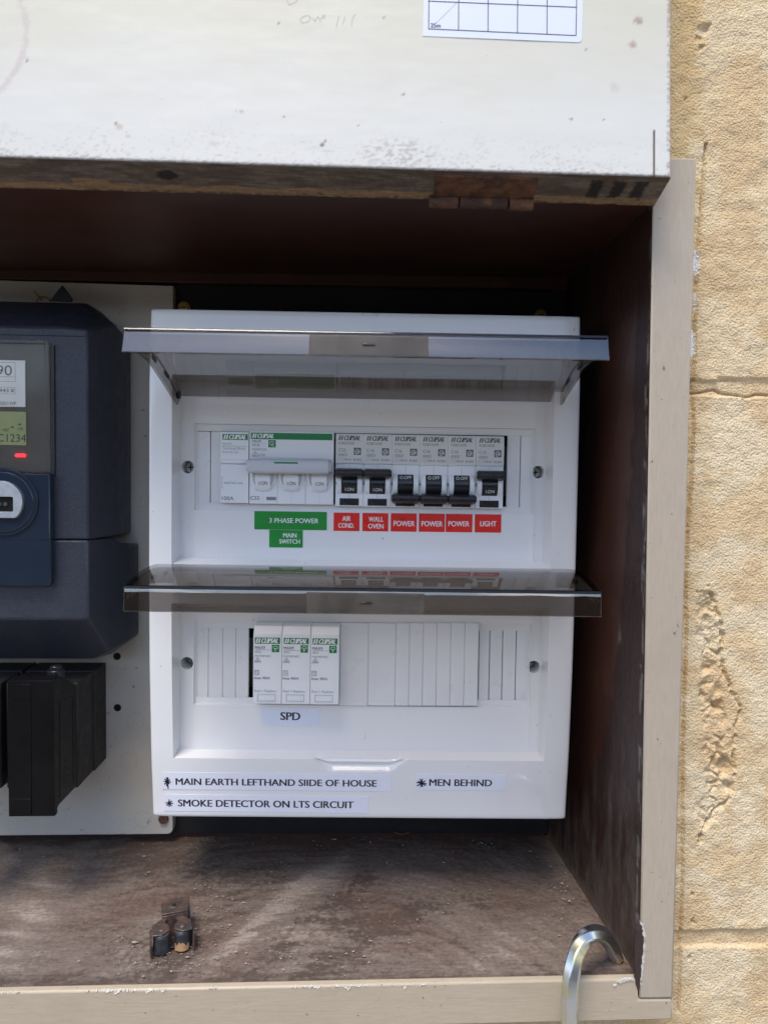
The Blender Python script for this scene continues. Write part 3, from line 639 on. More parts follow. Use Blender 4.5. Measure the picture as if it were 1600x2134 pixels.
# chart sticker (single sub-part: paper, ruled lines, corner print)
def DP(u, v_, y): p = DF.L(u, v_, y); return p.x, p.z
yS = FT-0.25
mb = MB()
c1 = DP(881, 74, yS); c2 = DP(1204, 87, yS); c3 = DP(1212, 80, yS); c4 = DP(1216, -40, yS); c5 = DP(884, -52, yS); c2b = DP(1210, 85, yS)
mb.prism_y([c1, c2, c2b, c3, c4, c5], yS, yS+0.2, 0)
yl = yS-0.08
def dline(a, b_, w_, mi=1):
    pa, pb = DP(*a, yl), DP(*b_, yl); stroke(mb, pa, pb, w_, yl, mi)
dline((892, 59), (1200, 73), 0.42); dline((892, 1), (1201, 14), 0.42); dline((893, 60), (894, -50), 0.42); dline((1200, 73), (1202, -40), 0.42)
for k in range(1, 5):
    u = lerp(893, 1200, k/5); dline((u+0.8, lerp(60, 73, k/5)), (u+1.5, -45), 0.42)
q0, q1 = DP(897, 56, yl), DP(918, 48, yl); put_text(mb, '25m', q0[0], q1[0], q0[1], q1[1], yl, 0.02, 0, 1)
dline((952, 4), (912, 44), 0.16, 2); dline((912, 44), (903, 50), 0.2, 2)
chart = dobj('circuit_chart', mb, ['chart', 'chart_ink', 'pencil'], fix=False, label='white grid chart sticker on the open door')
# pencil scrawl
mb = MB(); ys = lambda x, z: FT-0.16+0.10*fb(x, 0, z*2, 0.03, 3)
def pline(pts):
    for a, b_ in zip(pts, pts[1:]):
        pa, pb = DP(*a, FT), DP(*b_, FT); stroke(mb, pa, pb, 0.16, ys)
pline([(632,33),(625,40),(630,47),(642,44),(648,36),(642,31),(632,33)]); pline([(652,36),(656,44),(662,33),(668,45)]); pline([(668,40),(674,30),(678,33),(672,38)])
pline([(706,32),(700,56)]); pline([(718,34),(714,50)]); pline([(735,34),(732,54)]); pline([(596,-4),(602,9),(615,4),(622,-6)]); pline([(735,34),(742,30)])
dobj('pencil_note', mb, 'pencil', fix=False)

# chips and peeled paint on the trim and sill
def blob(mb, pts, y0, y1, mi=0, jit=0.0):
    sub = []
    for (ua, va), (ub, vb) in zip(pts, pts[1:]+pts[:1]):
        n_ = max(1, int(math.hypot(ub-ua, vb-va)/3.5))
        for k_ in range(n_): sub.append((lerp(ua, ub, k_/n_)+random.uniform(-jit, jit), lerp(va, vb, k_/n_)+random.uniform(-jit, jit)))
    P_ = [at(u, v_, y0-CAMY) for u, v_ in sub]
    mb.prism_y([(p.x, p.z) for p in P_], y0, y1, mi)
YT = DT+CAMY
mb = MB()
blob(mb, [(1331,1922),(1336,1926),(1342,1935),(1343,1962),(1340,2000),(1336,2045),(1330,2065),(1325,2050),(1322,2010),(1324,1960),(1327,1925)], YT-0.30, YT+2, 0, 1.2)
cobj('split_in_frame', mb, 'raw', label='dark splintered gash in the corner of the beige frame')
mb = MB()
for pts in ([(1333,1921),(1340,1926),(1344,1945),(1344,1975),(1341,2010),(1337,2040),(1334,2060),(1336,2030),(1339,1990),(1341,1955),(1339,1936)],
            [(1288,2045),(1300,2043),(1318,2041),(1322,2043),(1306,2046),(1292,2050),(1284,2049)], [(1279,2053),(1286,2051),(1285,2056),(1278,2057)]):
    blob(mb, pts, YT-0.32, YT+1, 0, 1.8)
for x0_, x1_, big in ((0, 42, .8), (176, 345, 1.0), (430, 455, .5), (500, 520, .4), (605, 770, .8), (835, 890, .9), (915, 925, .6), (960, 970, .5)):
    prev = None
    for k in range(int((x1_-x0_)/1.6)+1):
        x = x0_+k*1.6; e_ = min(1, (x-x0_)/8, (x1_-x)/8); vm = lerp(2067, 2042, x/1330)
        a_ = noise.noise(Vector((x*0.06, 3, 1)))+0.5*noise.noise(Vector((x*0.3, 5, 1)))+0.12; h_ = max(0, a_+0.08)*15*big*e_
        up_h = max(0, noise.noise(Vector((x*0.2, 9, 1)))+0.1)*5*e_
        if h_ < 0.7: prev = None; continue
        p, q = at(x, vm+h_+1.0, DT-0.15), at(x, vm-up_h, DT+1.0)
        if prev: mb.add([prev[0], p, q, prev[1]], [(0, 1, 2, 3)])
        prev = (p, q)
cobj('paint_chips', mb, 'flake', fix=True, kind='stuff')

# grit on the floor
random.seed(5); mb = MB()
clus = [((352,2000),60,30,170),((450,1900),40,60,120),((620,1840),60,30,40),((60,1800),70,30,50),((380,1745),120,8,70),((700,1752),30,8,30),((1000,1760),40,8,20),((620,1990),80,40,90),((350,1780),300,20,60),((800,1900),350,90,220),((1170,1830),20,60,60)]
for (cu, cv), su, sv, n_ in clus:
    for _ in range(n_):
        u, v_ = random.gauss(cu, su), random.gauss(cv, sv)
        if not (1746 < v_ < 2040) or u > 1300: continue
        k = 0
        # ray to floor plane
        r_ = ray(u, v_); zf = lerp(fA.z, bA.z, 0.5); tt = zf/r_.z; p = Vector((r_.x*tt, CAMY+r_.y*tt, zf+0.4))
        if proj(p)[0] > 1139 and p.x > sBb.x+0: continue
        s_ = random.choice([0.25, 0.3, 0.35, 0.45, 0.7]) * (1.6 if random.random() < 0.04 else 1)
        a = random.random()*6.28; dx, dy = math.cos(a)*s_*random.uniform(.8, 2.2), math.sin(a)*s_
        mb.add([p+Vector((dx, dy, 0)), p+Vector((-dy, dx*.5, 0)), p+Vector((-dx, -dy, 0)), p+Vector((dy, -dx*.5, 0)), p+Vector((0, 0, s_*0.8))], [(0,1,4), (1,2,4), (2,3,4), (3,0,4)], 0 if random.random() < .93 else 1)
grit = obj('grit', mb, ['grit', 'rust'], fix=False, kind='stuff'); grit['label'] = 'pale grit and flakes scattered on the dirty cabinet floor'; grit['category'] = 'grit'
# strands of copper wire
for pts in ([(820,1737),(835,1742),(852,1739)],[(1128,1743),(1136,1747),(1143,1745)]):
    mb = MB(); P_ = []
    for u, v_ in pts: q = at(u, v_, 536); P_.append(q+Vector((0, 0, 1.0)))
    mb.tube(P_, 0.35, 6); o = obj('copper_strand', mb, 'copper')
    o['label'] = 'short copper wire offcut on the floor ' + ('below the middle of the white switchboard' if pts[0][0] < 1000 else 'in the back right corner of the cabinet'); o['category'] = 'wire'

# ================================================================== MOUNTING PANEL
yp = 528.0
q1, q2, q3, q4 = at(-200, 1744, yp), at(360, 1739, yp), at(361, 595, yp), at(-200, 577, yp)
PFr = Frame(Vector((q2.x-60, yp+CAMY, q2.z)), Matrix.Identity(3))
mb = MB(); poly = [(q1.x, q1.z), (q2.x-4, q2.z)] + [(q2.x-4+4*math.sin(a), q2.z+4-4*math.cos(a)) for a in (R(22), R(45), R(68), R(90))] + [(q3.x, q3.z), (q4.x, q4.z)]
mb.prism_y(poly, yp+CAMY, yp+CAMY+9); pt = cobj('meter_panel', mb, 'panel', bevel=0.5, label='cream painted scuffed mounting panel behind the meter')
for u, v_ in ((244, 1368), (245, 1475)):
    p = at(u, v_, yp); mb = MB(); n_ = 24
    rings = [[(p.x+r_*math.cos(6.2832*i/n_), p.y+yy, p.z+r_*math.sin(6.2832*i/n_)) for i in range(n_)] for r_, yy in ((2.75, -0.25), (2.35, -0.25), (2.3, -0.12), (2.25, -0.10))]
    mb.loft(rings, 0, (False, True)); obj('cable_hole', mb, 'hole', pt, frame=WORLD, pframe=CF)
p = at(341, 1706, yp); mb = MB(); mb.cyl((p.x, p.y-1, p.z), 3.4, 2.4, 'y', 20, r2=3.8); obj('panel_screw', mb, 'rust', pt, bevel=0.3, frame=WORLD, pframe=CF)
for u, v_, r_ in ((283,1503,17),(268,1587,17),(298,1708,17)):
    p = at(u, v_, yp); rr = r_*yp/FPX; mb = MB(); n_ = 40; yy = yp+CAMY-0.1
    vv = [(p.x+q*math.cos(6.2832*i/n_), yy, p.z+q*math.sin(6.2832*i/n_)) for q in (rr-0.1, rr+0.1) for i in range(n_)]
    mb.add(vv, [(i, (i+1) % n_, n_+(i+1) % n_, n_+i) for i in range(n_)]); obj('pressed_ring', mb, 'ink_pale', pt, frame=WORLD, pframe=CF, fix=False)

# ================================================================== ELECTRICITY METER
MF = Frame(Vector((-230, -46, -120)), Matrix.Identity(3))
mt_ = thing('electricity_meter', 'slate blue electricity meter with clear window and small display at left edge', 'meter', MF)
def mobj(name, mb, mats, parent=None, **k): return obj(name, mb, mats, parent or mt_, frame=WORLD, pframe=MF, **k)
cxm = -238.0
def P3(u, v_, d): p = at(u, v_, d); return p
def mring(pts):   # pts: right half outline (x, z) from top to bottom -> closed ring mirrored about cxm
    return pts + [(2*cxm-x, z) for x, z in reversed(pts)]
fR = P3(183, 900, 458).x; seam = P3(183, 1125, 458).z
def pz(u, v_, d): q = at(u, v_, d); return q.x, q.z
def ring3(pts, d): return [(x, d+CAMY, z) for x, z in mring(pts)]
mb = MB()
f0 = [(fR, pz(183, 690, 458)[1]), (fR, seam+0.25)]
top1 = pz(180, 631, 492); ch = pz(240, 676, 492)
def xz(u, v_, d): return pz(u, v_, d)
rings = [ring3([(fR-14, xz(150,682,458)[1]), (fR, xz(183,686,458)[1]), (fR, seam+.25)], 458),
         ring3([(top1[0], top1[1]), (ch[0], ch[1]), (ch[0], seam+.25)], 492),
         ring3([(top1[0]+3, top1[1]-1), (xz(262,700,510)[0], xz(262,703,510)[1]), (xz(262,900,510)[0], seam+.25)], 512),
         ring3([(top1[0]+3, top1[1]-3), (xz(275,735,530)[0], xz(275,735,530)[1]), (xz(275,900,530)[0], seam+.25)], 527.5)]
mb.loft(rings); mobj('upper_case', mb, 'meter', bevel=1.4)
# top cap seam
mb = MB()
zb = xz(0,1290,458)[1]
rr0 = [(fR, seam-.25), (fR, zb+2), (fR-4, zb)]
w1 = xz(288, 1135, 526); w2_ = xz(288, 1322, 526); bt = xz(195, 1372, 490)
rings = [ring3([(fR, seam-.25), (fR, zb+1), (fR-6, zb)], 458),
         ring3([(w1[0]-9, seam-.25), (w2_[0]-8, w2_[1]-4), (bt[0], bt[1])], 488),
         ring3([(w1[0], w1[1]+1), (w2_[0], w2_[1]), (bt[0]+6, bt[1]-1)], 505),
         ring3([(w1[0], w1[1]+1), (w2_[0], w2_[1]), (bt[0]+6, bt[1]-1)], 527.5)]
mb.loft(rings); mobj('terminal_cover', mb, 'meter', bevel=1.4)
# cap line groove drawn as a recessed dark seam strip
mb = MB(); zc = xz(90, 699, 458)[1]; mb.box(2*cxm-fR+1, fR-1, 457.85+CAMY, 459+CAMY, zc-0.2, zc+0.2); mobj('cap_seam', mb, 'hole')
# glossy front cover (lower part) and window surround
px1 = xz(104, 900, 452)[0]; pz0, pz1 = xz(60, 708, 452)[1], xz(60, 1222, 452)[1]; pm = xz(60, 985, 452)[1]
lx = 2*cxm-px1
def rrect(x0, x1, z0, z1, r_, corners=(1,1,1,1), n=5):
    out = []
    for (cx_, cz, a0, on) in ((x1-r_, z1-r_, 0, corners[0]), (x0+r_, z1-r_, 90, corners[1]), (x0+r_, z0+r_, 180, corners[2]), (x1-r_, z0+r_, 270, corners[3])):
        if not on: out.append((cx_+r_*(1 if a0 in (0, 270) else -1), cz+r_*(1 if a0 in (0, 90) else -1))); continue
        for i in range(n+1): a = R(a0+90*i/n); out.append((cx_+r_*math.cos(a), cz+r_*math.sin(a)))
    return out
mb = MB(); mb.prism_y(rrect(lx, px1, pz1, pm-0.3, 3, (0,0,1,1)), 451.5+CAMY, 458.2+CAMY)
zs_ = xz(60,1125,452)[1]
mobj('front_cover', mb, 'meter_cover', bevel=0.8)
mb = MB(); mb.box(lx+1, px1-0.6, 451.35+CAMY, 452+CAMY, zs_-0.12, zs_+0.12); mobj('cover_seam', mb, 'hole')
mb = MB(); mb.box(lx+2, px1-2, 457.4+CAMY, 458.4+CAMY, pm, pz0-1.5); mobj('dial_plate', mb, 'meter_inner')
mb = MB()   # clear window with thick edges
mb.box(lx+3, px1-2.5, 451.4+CAMY, 452.6+CAMY, pm+0.6, pz0-2.5); 
wd = mobj('window', mb, 'window', bevel=0.4)
mb = MB()
mb.box(px1-2.4, px1, 451+CAMY, 457.2+CAMY, pm, pz0); mb.box(lx, lx+2.4, 451+CAMY, 457.2+CAMY, pm, pz0)
mb.box(lx+2.45, px1-2.45, 451+CAMY, 457.2+CAMY, pz0-2.2, pz0); mb.box(lx+2.45, px1-2.45, 451+CAMY, 457.2+CAMY, pm, pm+1.2)
mobj('window_frame', mb, 'window', wd, bevel=0.6)
mb = MB(); mb.box(px1+0.4, px1+1.1, 457.6+CAMY, 458.6+CAMY, pm-2, pz0-2); mobj('window_groove', mb, 'hole')
# dial label
ya = 456.6
x1_, z1_ = xz(52, 751, ya); x0_, z0_ = xz(52, 848, ya)
mb = MB(); mb.box(2*cxm-x1_, x1_, ya+CAMY, ya+0.7+CAMY, z0_, z1_); dl = mobj('data_label', mb, 'paper', bevel=0.05)
mb = MB(); yl_ = ya-0.08+CAMY
def mtext(s, u0, v0, u1, v1, bold=0.0, mi=0):
    a, b_ = xz(u0, v1, ya), xz(u1, v0, ya); put_text(mb, s, a[0], b_[0], a[1], b_[1], yl_, bold, 0, mi)
mtext('90', -8, 761, 25, 782, 0.0); mtext('0943', -8, 810, 18, 817, 0.01); mtext('NS001WP', -7, 837, 34, 844)
a = xz(-40, 794, ya); b_ = xz(32, 755, ya); outline(mb, a[0], b_[0], a[1], b_[1], yl_, 0.18); c_ = xz(0, 785, ya)[1]; quad(mb, a[0], b_[0], c_, c_+0.18, yl_)
a = xz(-40, 820, ya); b_ = xz(32, 807, ya); outline(mb, a[0], b_[0], a[1], b_[1], yl_, 0.14)
q = xz(26.5, 813.5, ya)
for i in range(4, 21):
    a0, a1_ = 6.2832*i/24, 6.2832*(i+1)/24; r_ = 1.15
    mb.add([(q[0]+r_*math.cos(a0), yl_, q[1]+r_*math.sin(a0)), (q[0]+r_*math.cos(a1_), yl_, q[1]+r_*math.sin(a1_)), (q[0]+.62*r_*math.cos(a1_), yl_, q[1]+.62*r_*math.sin(a1_)), (q[0]+.62*r_*math.cos(a0), yl_, q[1]+.62*r_*math.sin(a0))], [(0,1,2,3)])
stroke(mb, (q[0]-0.5, q[1]-0.1), (q[0]+0.1, q[1]-0.6), 0.35, yl_); stroke(mb, (q[0]+0.1, q[1]-0.6), (q[0]+1.1, q[1]+0.9), 0.35, yl_)
mobj('lettering', mb, 'ink_grey', dl, fix=False)
x1_, z1_ = xz(54, 858, ya); x0_, z0_ = xz(54, 928, ya)
mb = MB(); mb.box(2*cxm-x1_, x1_, ya+CAMY, ya+0.7+CAMY, z0_, z1_); lc = mobj('display', mb, 'lcd', bevel=0.1)
mb = MB(); mtext('AC1234', -22, 905, 54, 920, -0.012); mtext('-var', 3, 893, 20, 899); mtext('+W', 36, 890, 49, 898)
for u, v_ in ((41, 884), (26, 890)):
    a = xz(u, v_, ya); s_ = 0.9; mb.add([(a[0]-s_*1.4, yl_, a[1]-.3*s_), (a[0], yl_, a[1]-.3*s_), (a[0], yl_, a[1]-s_), (a[0]+s_*1.2, yl_, a[1]), (a[0], yl_, a[1]+s_), (a[0], yl_, a[1]+.3*s_), (a[0]-s_*1.4, yl_, a[1]+.3*s_)], [tuple(range(7))])
mobj('lettering', mb, 'lcd_ink', lc, fix=False)
a = xz(43, 949, ya); mb = MB(); mb.prism_y(rrect(a[0]-3.2, a[0]+3.2, a[1]-1.0, a[1]+1.0, 0.95), ya+CAMY-0.6, ya+CAMY+0.4); mobj('indicator_light', mb, 'led')
# optical port
pc = xz(8, 1046, 451)
mb = MB(); mb.cyl((pc[0], 450.9+CAMY, pc[1]), 21.0, 1.6, 'y', 64); mb.cyl((pc[0], 450.0+CAMY, pc[1]), 18.5, 1.6, 'y', 64, r2=19.5); pr = mobj('port_ring', mb, 'meter_cover', bevel=0.4)
poly = [(pc[0]+13.2*math.cos(a), pc[1]+13.2*math.sin(a)) for a in [R(x) for x in range(-50, 231, 8)]]
mb = MB(); ix0, ix1, iz0, iz1 = pc[0]-7.5, xz(29, 1046, 448)[0], xz(0, 1066, 448)[1], xz(0, 1035, 448)[1]
# ring with rectangular slot: four sided frame lofted outward
n_ = 48; outer = []; inner = []
for i in range(n_):
    a = 2*math.pi*i/n_; ca, sa = math.cos(a), math.sin(a)
    x_, z_ = 13.2*ca, max(13.2*sa, -9.8); outer.append((pc[0]+x_, pc[1]+z_))
    cxi, czi = (ix0+ix1)/2, (iz0+iz1)/2; hx, hz = (ix1-ix0)/2, (iz1-iz0)/2
    k = 1/max(abs(ca)/hx, abs(sa)/hz); inner.append((cxi+ca*k, czi+sa*k))
rings = [[(x, 449.6+CAMY, z) for x, z in outer], [(x, 446.6+CAMY, z) for x, z in outer], [(x, 446.6+CAMY, z) for x, z in inner], [(x, 449.6+CAMY, z) for x, z in inner]]
mb.loft(rings, 0, (False, False)); mobj('port_plate', mb, 'silver', bevel=0.3)
mb = MB(); mb.box(ix0, ix1, 448.4+CAMY, 449.5+CAMY, iz0, iz1); mobj('port_slot', mb, 'hole')
for k in (0, 1): mb = MB(); mb.cyl((ix1-5.0-k*3.4, 447.9+CAMY, (iz0+iz1)/2), 1.2, 1.4, 'y', 12); mobj('port_lens', mb, 'meter_inner')
# seal wire and tag on top
mb = MB(); ap = [pz(u, v_, 486) for u, v_ in ((104, 627), (131, 594), (151, 622), (150, 629))]; mb.prism_y(ap, 485+CAMY, 487+CAMY); mobj('seal_tag', mb, 'black_matt', bevel=0.3)
mb = MB(); mb.tube([at(71, 605, 487), at(76, 612, 487), at(82, 620, 487), at(88, 626, 487)], 0.55, 8); c0 = at(90, 630, 488)
mb.tube([c0+Vector((4.2*math.cos(a), 0, 3.6*math.sin(a))) for a in [R(x) for x in range(0, 181, 15)]], 0.7, 8); mobj('seal_wire', mb, 'wire')

# ================================================================== SERVICE FUSES
def fuse(name, label, dx, w_):
    F_ = Frame(Vector((-204+dx, -12, -206)), Matrix.Identity(3)); tt = thing(name, label, 'fuse holder', F_, 'black service fuse holders')
    def fo(nm, mb, mat, **k): return obj(nm, mb, mat, tt, frame=WORLD, pframe=F_, **k)
    zt1, zb1 = -133.5, -205.5; x1_ = -180+dx; x0_ = x1_-w_
    mb = MB(); mb.loft([[(x0_, 504+CAMY, zb1), (x1_, 504+CAMY, zb1), (x1_, 504+CAMY, zt1), (x0_, 504+CAMY, zt1)], [(x0_, 527.5+CAMY, zb1), (x1_, 527.5+CAMY, zb1), (x1_, 527.5+CAMY, zt1), (x0_, 527.5+CAMY, zt1)]]); fo('base', mb, 'fuse_grey', bevel=0.8)
    mb = MB(); mb.box(x0_+0.6, x1_-0.8, 475+CAMY, 503.2+CAMY, zb1+.4, zt1-.5); fo('body', mb, 'fuse_grey', bevel=1.0)
    # side recess + carrier
    mb = MB(); mb.prism_x([(439+CAMY, -123), (446+CAMY, -121), (474.4+CAMY, -134.5), (474.4+CAMY, zb1+1.5), (446+CAMY, zb1+2), (443+CAMY, -206), (438.5+CAMY, -207)], x1_-29, x1_-1.6); fo('carrier', mb, 'black_matt', bevel=0.8)
    mb = MB(); mb.box(x1_-28, x1_-0.4, 436.8+CAMY, 441+CAMY, -206, -122); mb.box(x1_-27, x1_-14.5, 436.5+CAMY, 437+CAMY, -133.5, -124); mb.box(x1_-27, x1_-14.5, 436.5+CAMY, 437+CAMY, -205, -195); mb.box(x1_-14.4, x1_-14.1, 436.4+CAMY, 437+CAMY, -205, -124)
    fo('grip_plate', mb, 'black_matt', bevel=0.5)
    mb = MB(); mb.cyl((x1_-9.5, 462+CAMY, -126.5), 5.2, 10, 'z', 24); mb.cyl((x1_-9.5, 462+CAMY, -120.5), 3.6, 3, 'z', 20); fo('seal_knob', mb, 'black', bevel=0.6)
    # raised writing on the side of the carrier
    mb = MB()
    for s_, za, zbb in (('100A', -196, -176), ('500V', -164, -142)):
        vs_, fs_ = glyphs(s_, 0.0); ax, bx_ = min(a for a, _ in vs_), max(a for a, _ in vs_); ay, by_ = min(c_ for _, c_ in vs_), max(c_ for _, c_ in vs_)
        mb.add([(x1_-1.45, lerp(461, 455, (c_-ay)/(by_-ay))+CAMY, lerp(za, zbb, (a-ax)/(bx_-ax))) for a, c_ in vs_], fs_)
    fo('lettering', mb, 'fuse_grey', fix=False)
    mb = MB()
    for a, b_ in (((448, -138), (469, -141)), ((448, -138), (448, -200)), ((469, -141), (469, -199))):
        mb.tube([(x1_-1.6, a[0]+CAMY, a[1]), (x1_-1.6, b_[0]+CAMY, b_[1])], 0.3, 6, up=(1, 0, 0))
    fo('moulded_rim', mb, 'black_matt')
    return tt
fuse('fuse_holder', 'black service fuse holder below the meter, nearest the white switchboard', 0, 48)
fuse('fuse_holder', 'second black fuse holder, cut off by the left edge of the photo', -50, 48)

# ================================================================== SWITCHBOARD ENCLOSURE
o_ = at(756, 1067, 460)
EF = Frame(o_, Matrix.Rotation(-0.030, 3, 'Z') @ Matrix.Rotation(0.0024, 3, 'Y'))
E = EF.L
EB = EF.sub(0, 75, E(750, 1705, -2).z)
enc = thing('switchboard', 'glossy white two row switchboard with raised smoked flaps beside the meter', 'switchboard', EB)
def eobj(name, mb, mats, parent=None, **k): return obj(name, mb, mats, parent or enc, frame=EF, pframe=EB, **k)
ex0, ex1 = E(309, 1050, -17).x, E(1204, 1050, -17).x
ezt, ezb = E(764, 650, -14).z, E(750, 1707, -8.5).z
pv = [(E(756, v_, -15).z, y) for v_, y in ((650, -14), (700, -15.5), (800, -18), (1200, -18), (1400, -16.5), (1580, -13), (1707, -8.5))]
pv.sort(); PZ, PY = [a for a, _ in pv], [b for _, b in pv]
def bez(z): 
    return (interp(z-6, PZ, PY)+interp(z, PZ, PY)*2+interp(z+6, PZ, PY))/4
rxl, rxr = E(357, 1200, -18).x, E(1147, 1200, -18).x            # recess edges on the bezel
fxl, fxr = rxl+0.7, rxr-0.7                # at the recess floor
cxl, cxr = E(403, 1200, 0).x, E(1109, 1200, 0).x                # raised centre part
def Z(v_, y=0, u=756): return E(u, v_, y).z
recs = [dict(t=Z(787, -17), ft=Z(800, 0), fb=Z(1166, 0), b=Z(1180, -17)), dict(t=Z(1262, -17), ft=Z(1270, 0), fb=Z(1584, -13)+1.3, b=Z(1584, -13))]
aps = [dict(t=Z(888, 0), b=Z(1068, 0), ot=Z(903, 1.5), ob=Z(1052, 1.5)), dict(t=Z(1297, 0), b=Z(1471, 0), ot=Z(1312, 1.5), ob=Z(1456, 1.5))]
apx0, apx1 = E(405, 1200, 0).x, E(1108, 1200, 0).x; opx0, opx1 = apx0+1.4, apx1-1.4
sx0, sx1, sz = E(648, 1590, -10).x, E(852, 1590, -10).x, Z(1606, -9)
def cover_y(x, z):
    y = bez(z); r_ = 2.2
    for dd in (x-ex0, ex1-x, z-ezb, ezt-z):
        if dd < r_: y += r_*(1-math.sqrt(max(0, 1-((r_-dd)/r_)**2)))
    if x < rxl: y += 0.8*(1-(x-ex0)/(rxl-ex0))**2
    if x > rxr: y += 0.8*((x-rxr)/(ex1-rxr))**2
    for R_ in recs:
        if R_['b'] < z < R_['t'] and rxl < x < rxr:
            kx = min((x-rxl)/(fxl-rxl), (rxr-x)/(rxr-fxr)); kz = min((R_['t']-z)/(R_['t']-R_['ft']), (z-R_['b'])/(R_['fb']-R_['b']))
            k = max(0, min(1, kx, kz)); yf = -0.8 if cxl < x < cxr else 0.0
            y = lerp(y, yf, k)
    for A in aps:
        if A['b'] < z < A['t'] and apx0 < x < apx1: y = 1.5
    # finger scoop under the lower recess
    zb_ = recs[1]['b']
    if z < zb_+0.01 and sx0 < x < sx1:
        mid, hw = (sx0+sx1)/2, (sx1-sx0)/2; q = abs(x-mid)/hw; lim = zb_+(sz-zb_)*(1-sm(0.55, 1.0, q))
        if z > lim and zb_-lim > 0.3: 
            k = (z-lim)/max(0.01, zb_-lim); y += 3.0*sm(0.0, 0.45, k) - 1.2*math.exp(-((k-0.75)/0.12)**2)
    return y
hs = 4.3
hc = [(E(387, 973, 0).x, Z(973, 0, 387)), (E(1131, 984, 0).x, Z(984, 0, 1131)), (E(383, 1383, 0).x, Z(1383, 0, 383)), (E(1124, 1390, 0).x, Z(1390, 0, 1124))]
hxl = (hc[0][0]+hc[2][0])/2; hxr = (hc[1][0]+hc[3][0])/2; hzu = (hc[0][1]+hc[1][1])/2; hzl = (hc[2][1]+hc[3][1])/2
HR = 4.1; hb = 4.3; hxl = max(hxl, fxl+hb+0.1); hxr = min(hxr, fxr-hb-0.1)
def lines(keys, a, b_, st):
    pts = sorted(set([round(k, 4) for k in keys if a <= k <= b_] + [a, b_])); out = []
    for p, q in zip(pts, pts[1:]): out += arange(p, q, st)[:-1] if q-p > st*1.3 else [p]
    return out + [b_]
e = 0.03
kx = [ex0+x for x in (.05, .15, .35, .7, 1.2, 2.2)] + [ex1-x for x in (.05, .15, .35, .7, 1.2, 2.2)] + [rxl, rxr, fxl, fxr, cxl-e, cxl+e, cxr-e, cxr+e, apx0-e, apx0+e, apx1-e, apx1+e, opx0, opx1, hxl-hb, hxl+hb, hxr-hb, hxr+hb]
kz = [ezb+x for x in (.05, .15, .35, .7, 1.2, 2.2)] + [ezt-x for x in (.05, .15, .35, .7, 1.2, 2.2)] + [hzu-hb, hzu+hb, hzl-hb, hzl+hb]
for R_ in recs: kz += list(R_.values())
for A in aps: kz += [A['t']-e, A['t']+e, A['b']-e, A['b']+e, A['ot'], A['ob']]
kz += arange(sz-1, recs[1]['b'], 0.5)
kx += arange(sx0, sx1, 1.0)
def skip(x, z):
    for A in aps:
        if A['ob'] < z < A['ot'] and opx0 < x < opx1: return True
    for hx in (hxl, hxr):
        for hz in (hzu, hzl):
            if abs(x-hx) < hb and abs(z-hz) < hb: return True
    return False
mb = MB(); XS = lines(kx, ex0, ex1, 3.0); ZS = lines(kz, ezb, ezt, 2.0)
XS = sorted(set(XS)); ZS = sorted(set(ZS))
grid(mb, XS, ZS, lambda x, z: (x, cover_y(x, z), z), skip=skip)
# sides of the box back to the board
def sidewall(pts):
    n_ = len(pts); mb.add([Vector(p) for p in pts] + [(p[0], 76, p[2]) for p in pts], [(i, i+1, n_+i+1, n_+i) for i in range(n_-1)])
sidewall([(ex0, cover_y(ex0, z), z) for z in ZS]); sidewall([(ex1, cover_y(ex1, z), z) for z in ZS[::-1]]); sidewall([(x, cover_y(x, ezt), ezt) for x in XS]); sidewall([(x, cover_y(x, ezb), ezb) for x in XS[::-1]])
# screw wells
for hx in (hxl, hxr):
    for hz in (hzu, hzl):
        n_ = 32; sq = []; ci = []; dn = []
        for i in range(n_):
            a = 2*math.pi*(i+0.5)/n_; ca, sa = math.cos(a), math.sin(a); k = 1/max(abs(ca), abs(sa))
            sq.append((hx+hb*ca*k, 0, hz+hb*sa*k)); ci.append((hx+HR*ca, 0, hz+HR*sa)); dn.append((hx+HR*.92*ca, 16, hz+HR*.92*sa))
        ang0 = [(hx+sx_*hb, 0, hz+sz_*hb) for sx_, sz_ in ((1,1),(-1,1),(-1,-1),(1,-1))]
        ib = len(mb.v); mb.add(sq+ci+dn, [(i, (i+1) % n_, n_+(i+1) % n_, n_+i) for i in range(n_)] + [(n_+i, n_+(i+1) % n_, 2*n_+(i+1) % n_, 2*n_+i) for i in range(n_)])
        for (cx_, _, cz) in ang0:    # close the corners
            a = math.atan2(cz-hz, cx_-hx) % (2*math.pi); i = int(a/(2*math.pi)*n_-0.5); mb.add([(cx_, 0, cz), sq[i % n_], sq[(i+1) % n_]], [(0, 1, 2)])
mb.add([(ex0+2, 40, ezb+2), (ex1-2, 40, ezb+2), (ex1-2, 40, ezt-2), (ex0+2, 40, ezt-2)], [(0, 1, 2, 3)], 1)  # black sheet added inside, stands in for the unlit white interior
cover = eobj('cover', mb, ['abs_white', 'hole'], smooth=28, fix=False)
for hx in (hxl, hxr):
    for hz in (hzu, hzl):
        mb = MB(); deep = 9 if hz == hzu else 14
        mb.cyl((hx, deep, hz), 3.3, 2.0, 'y', 24, r2=3.6, mi=0); mb.box(hx-2.0, hx+2.0, deep-1.2, deep-0.8, hz-.4, hz+.4, 1); mb.box(hx-.4, hx+.4, deep-1.25, deep-0.85, hz-2.0, hz+2.0, 1)
        eobj('screw', mb, ['steel', 'hole'], bevel=0.15)
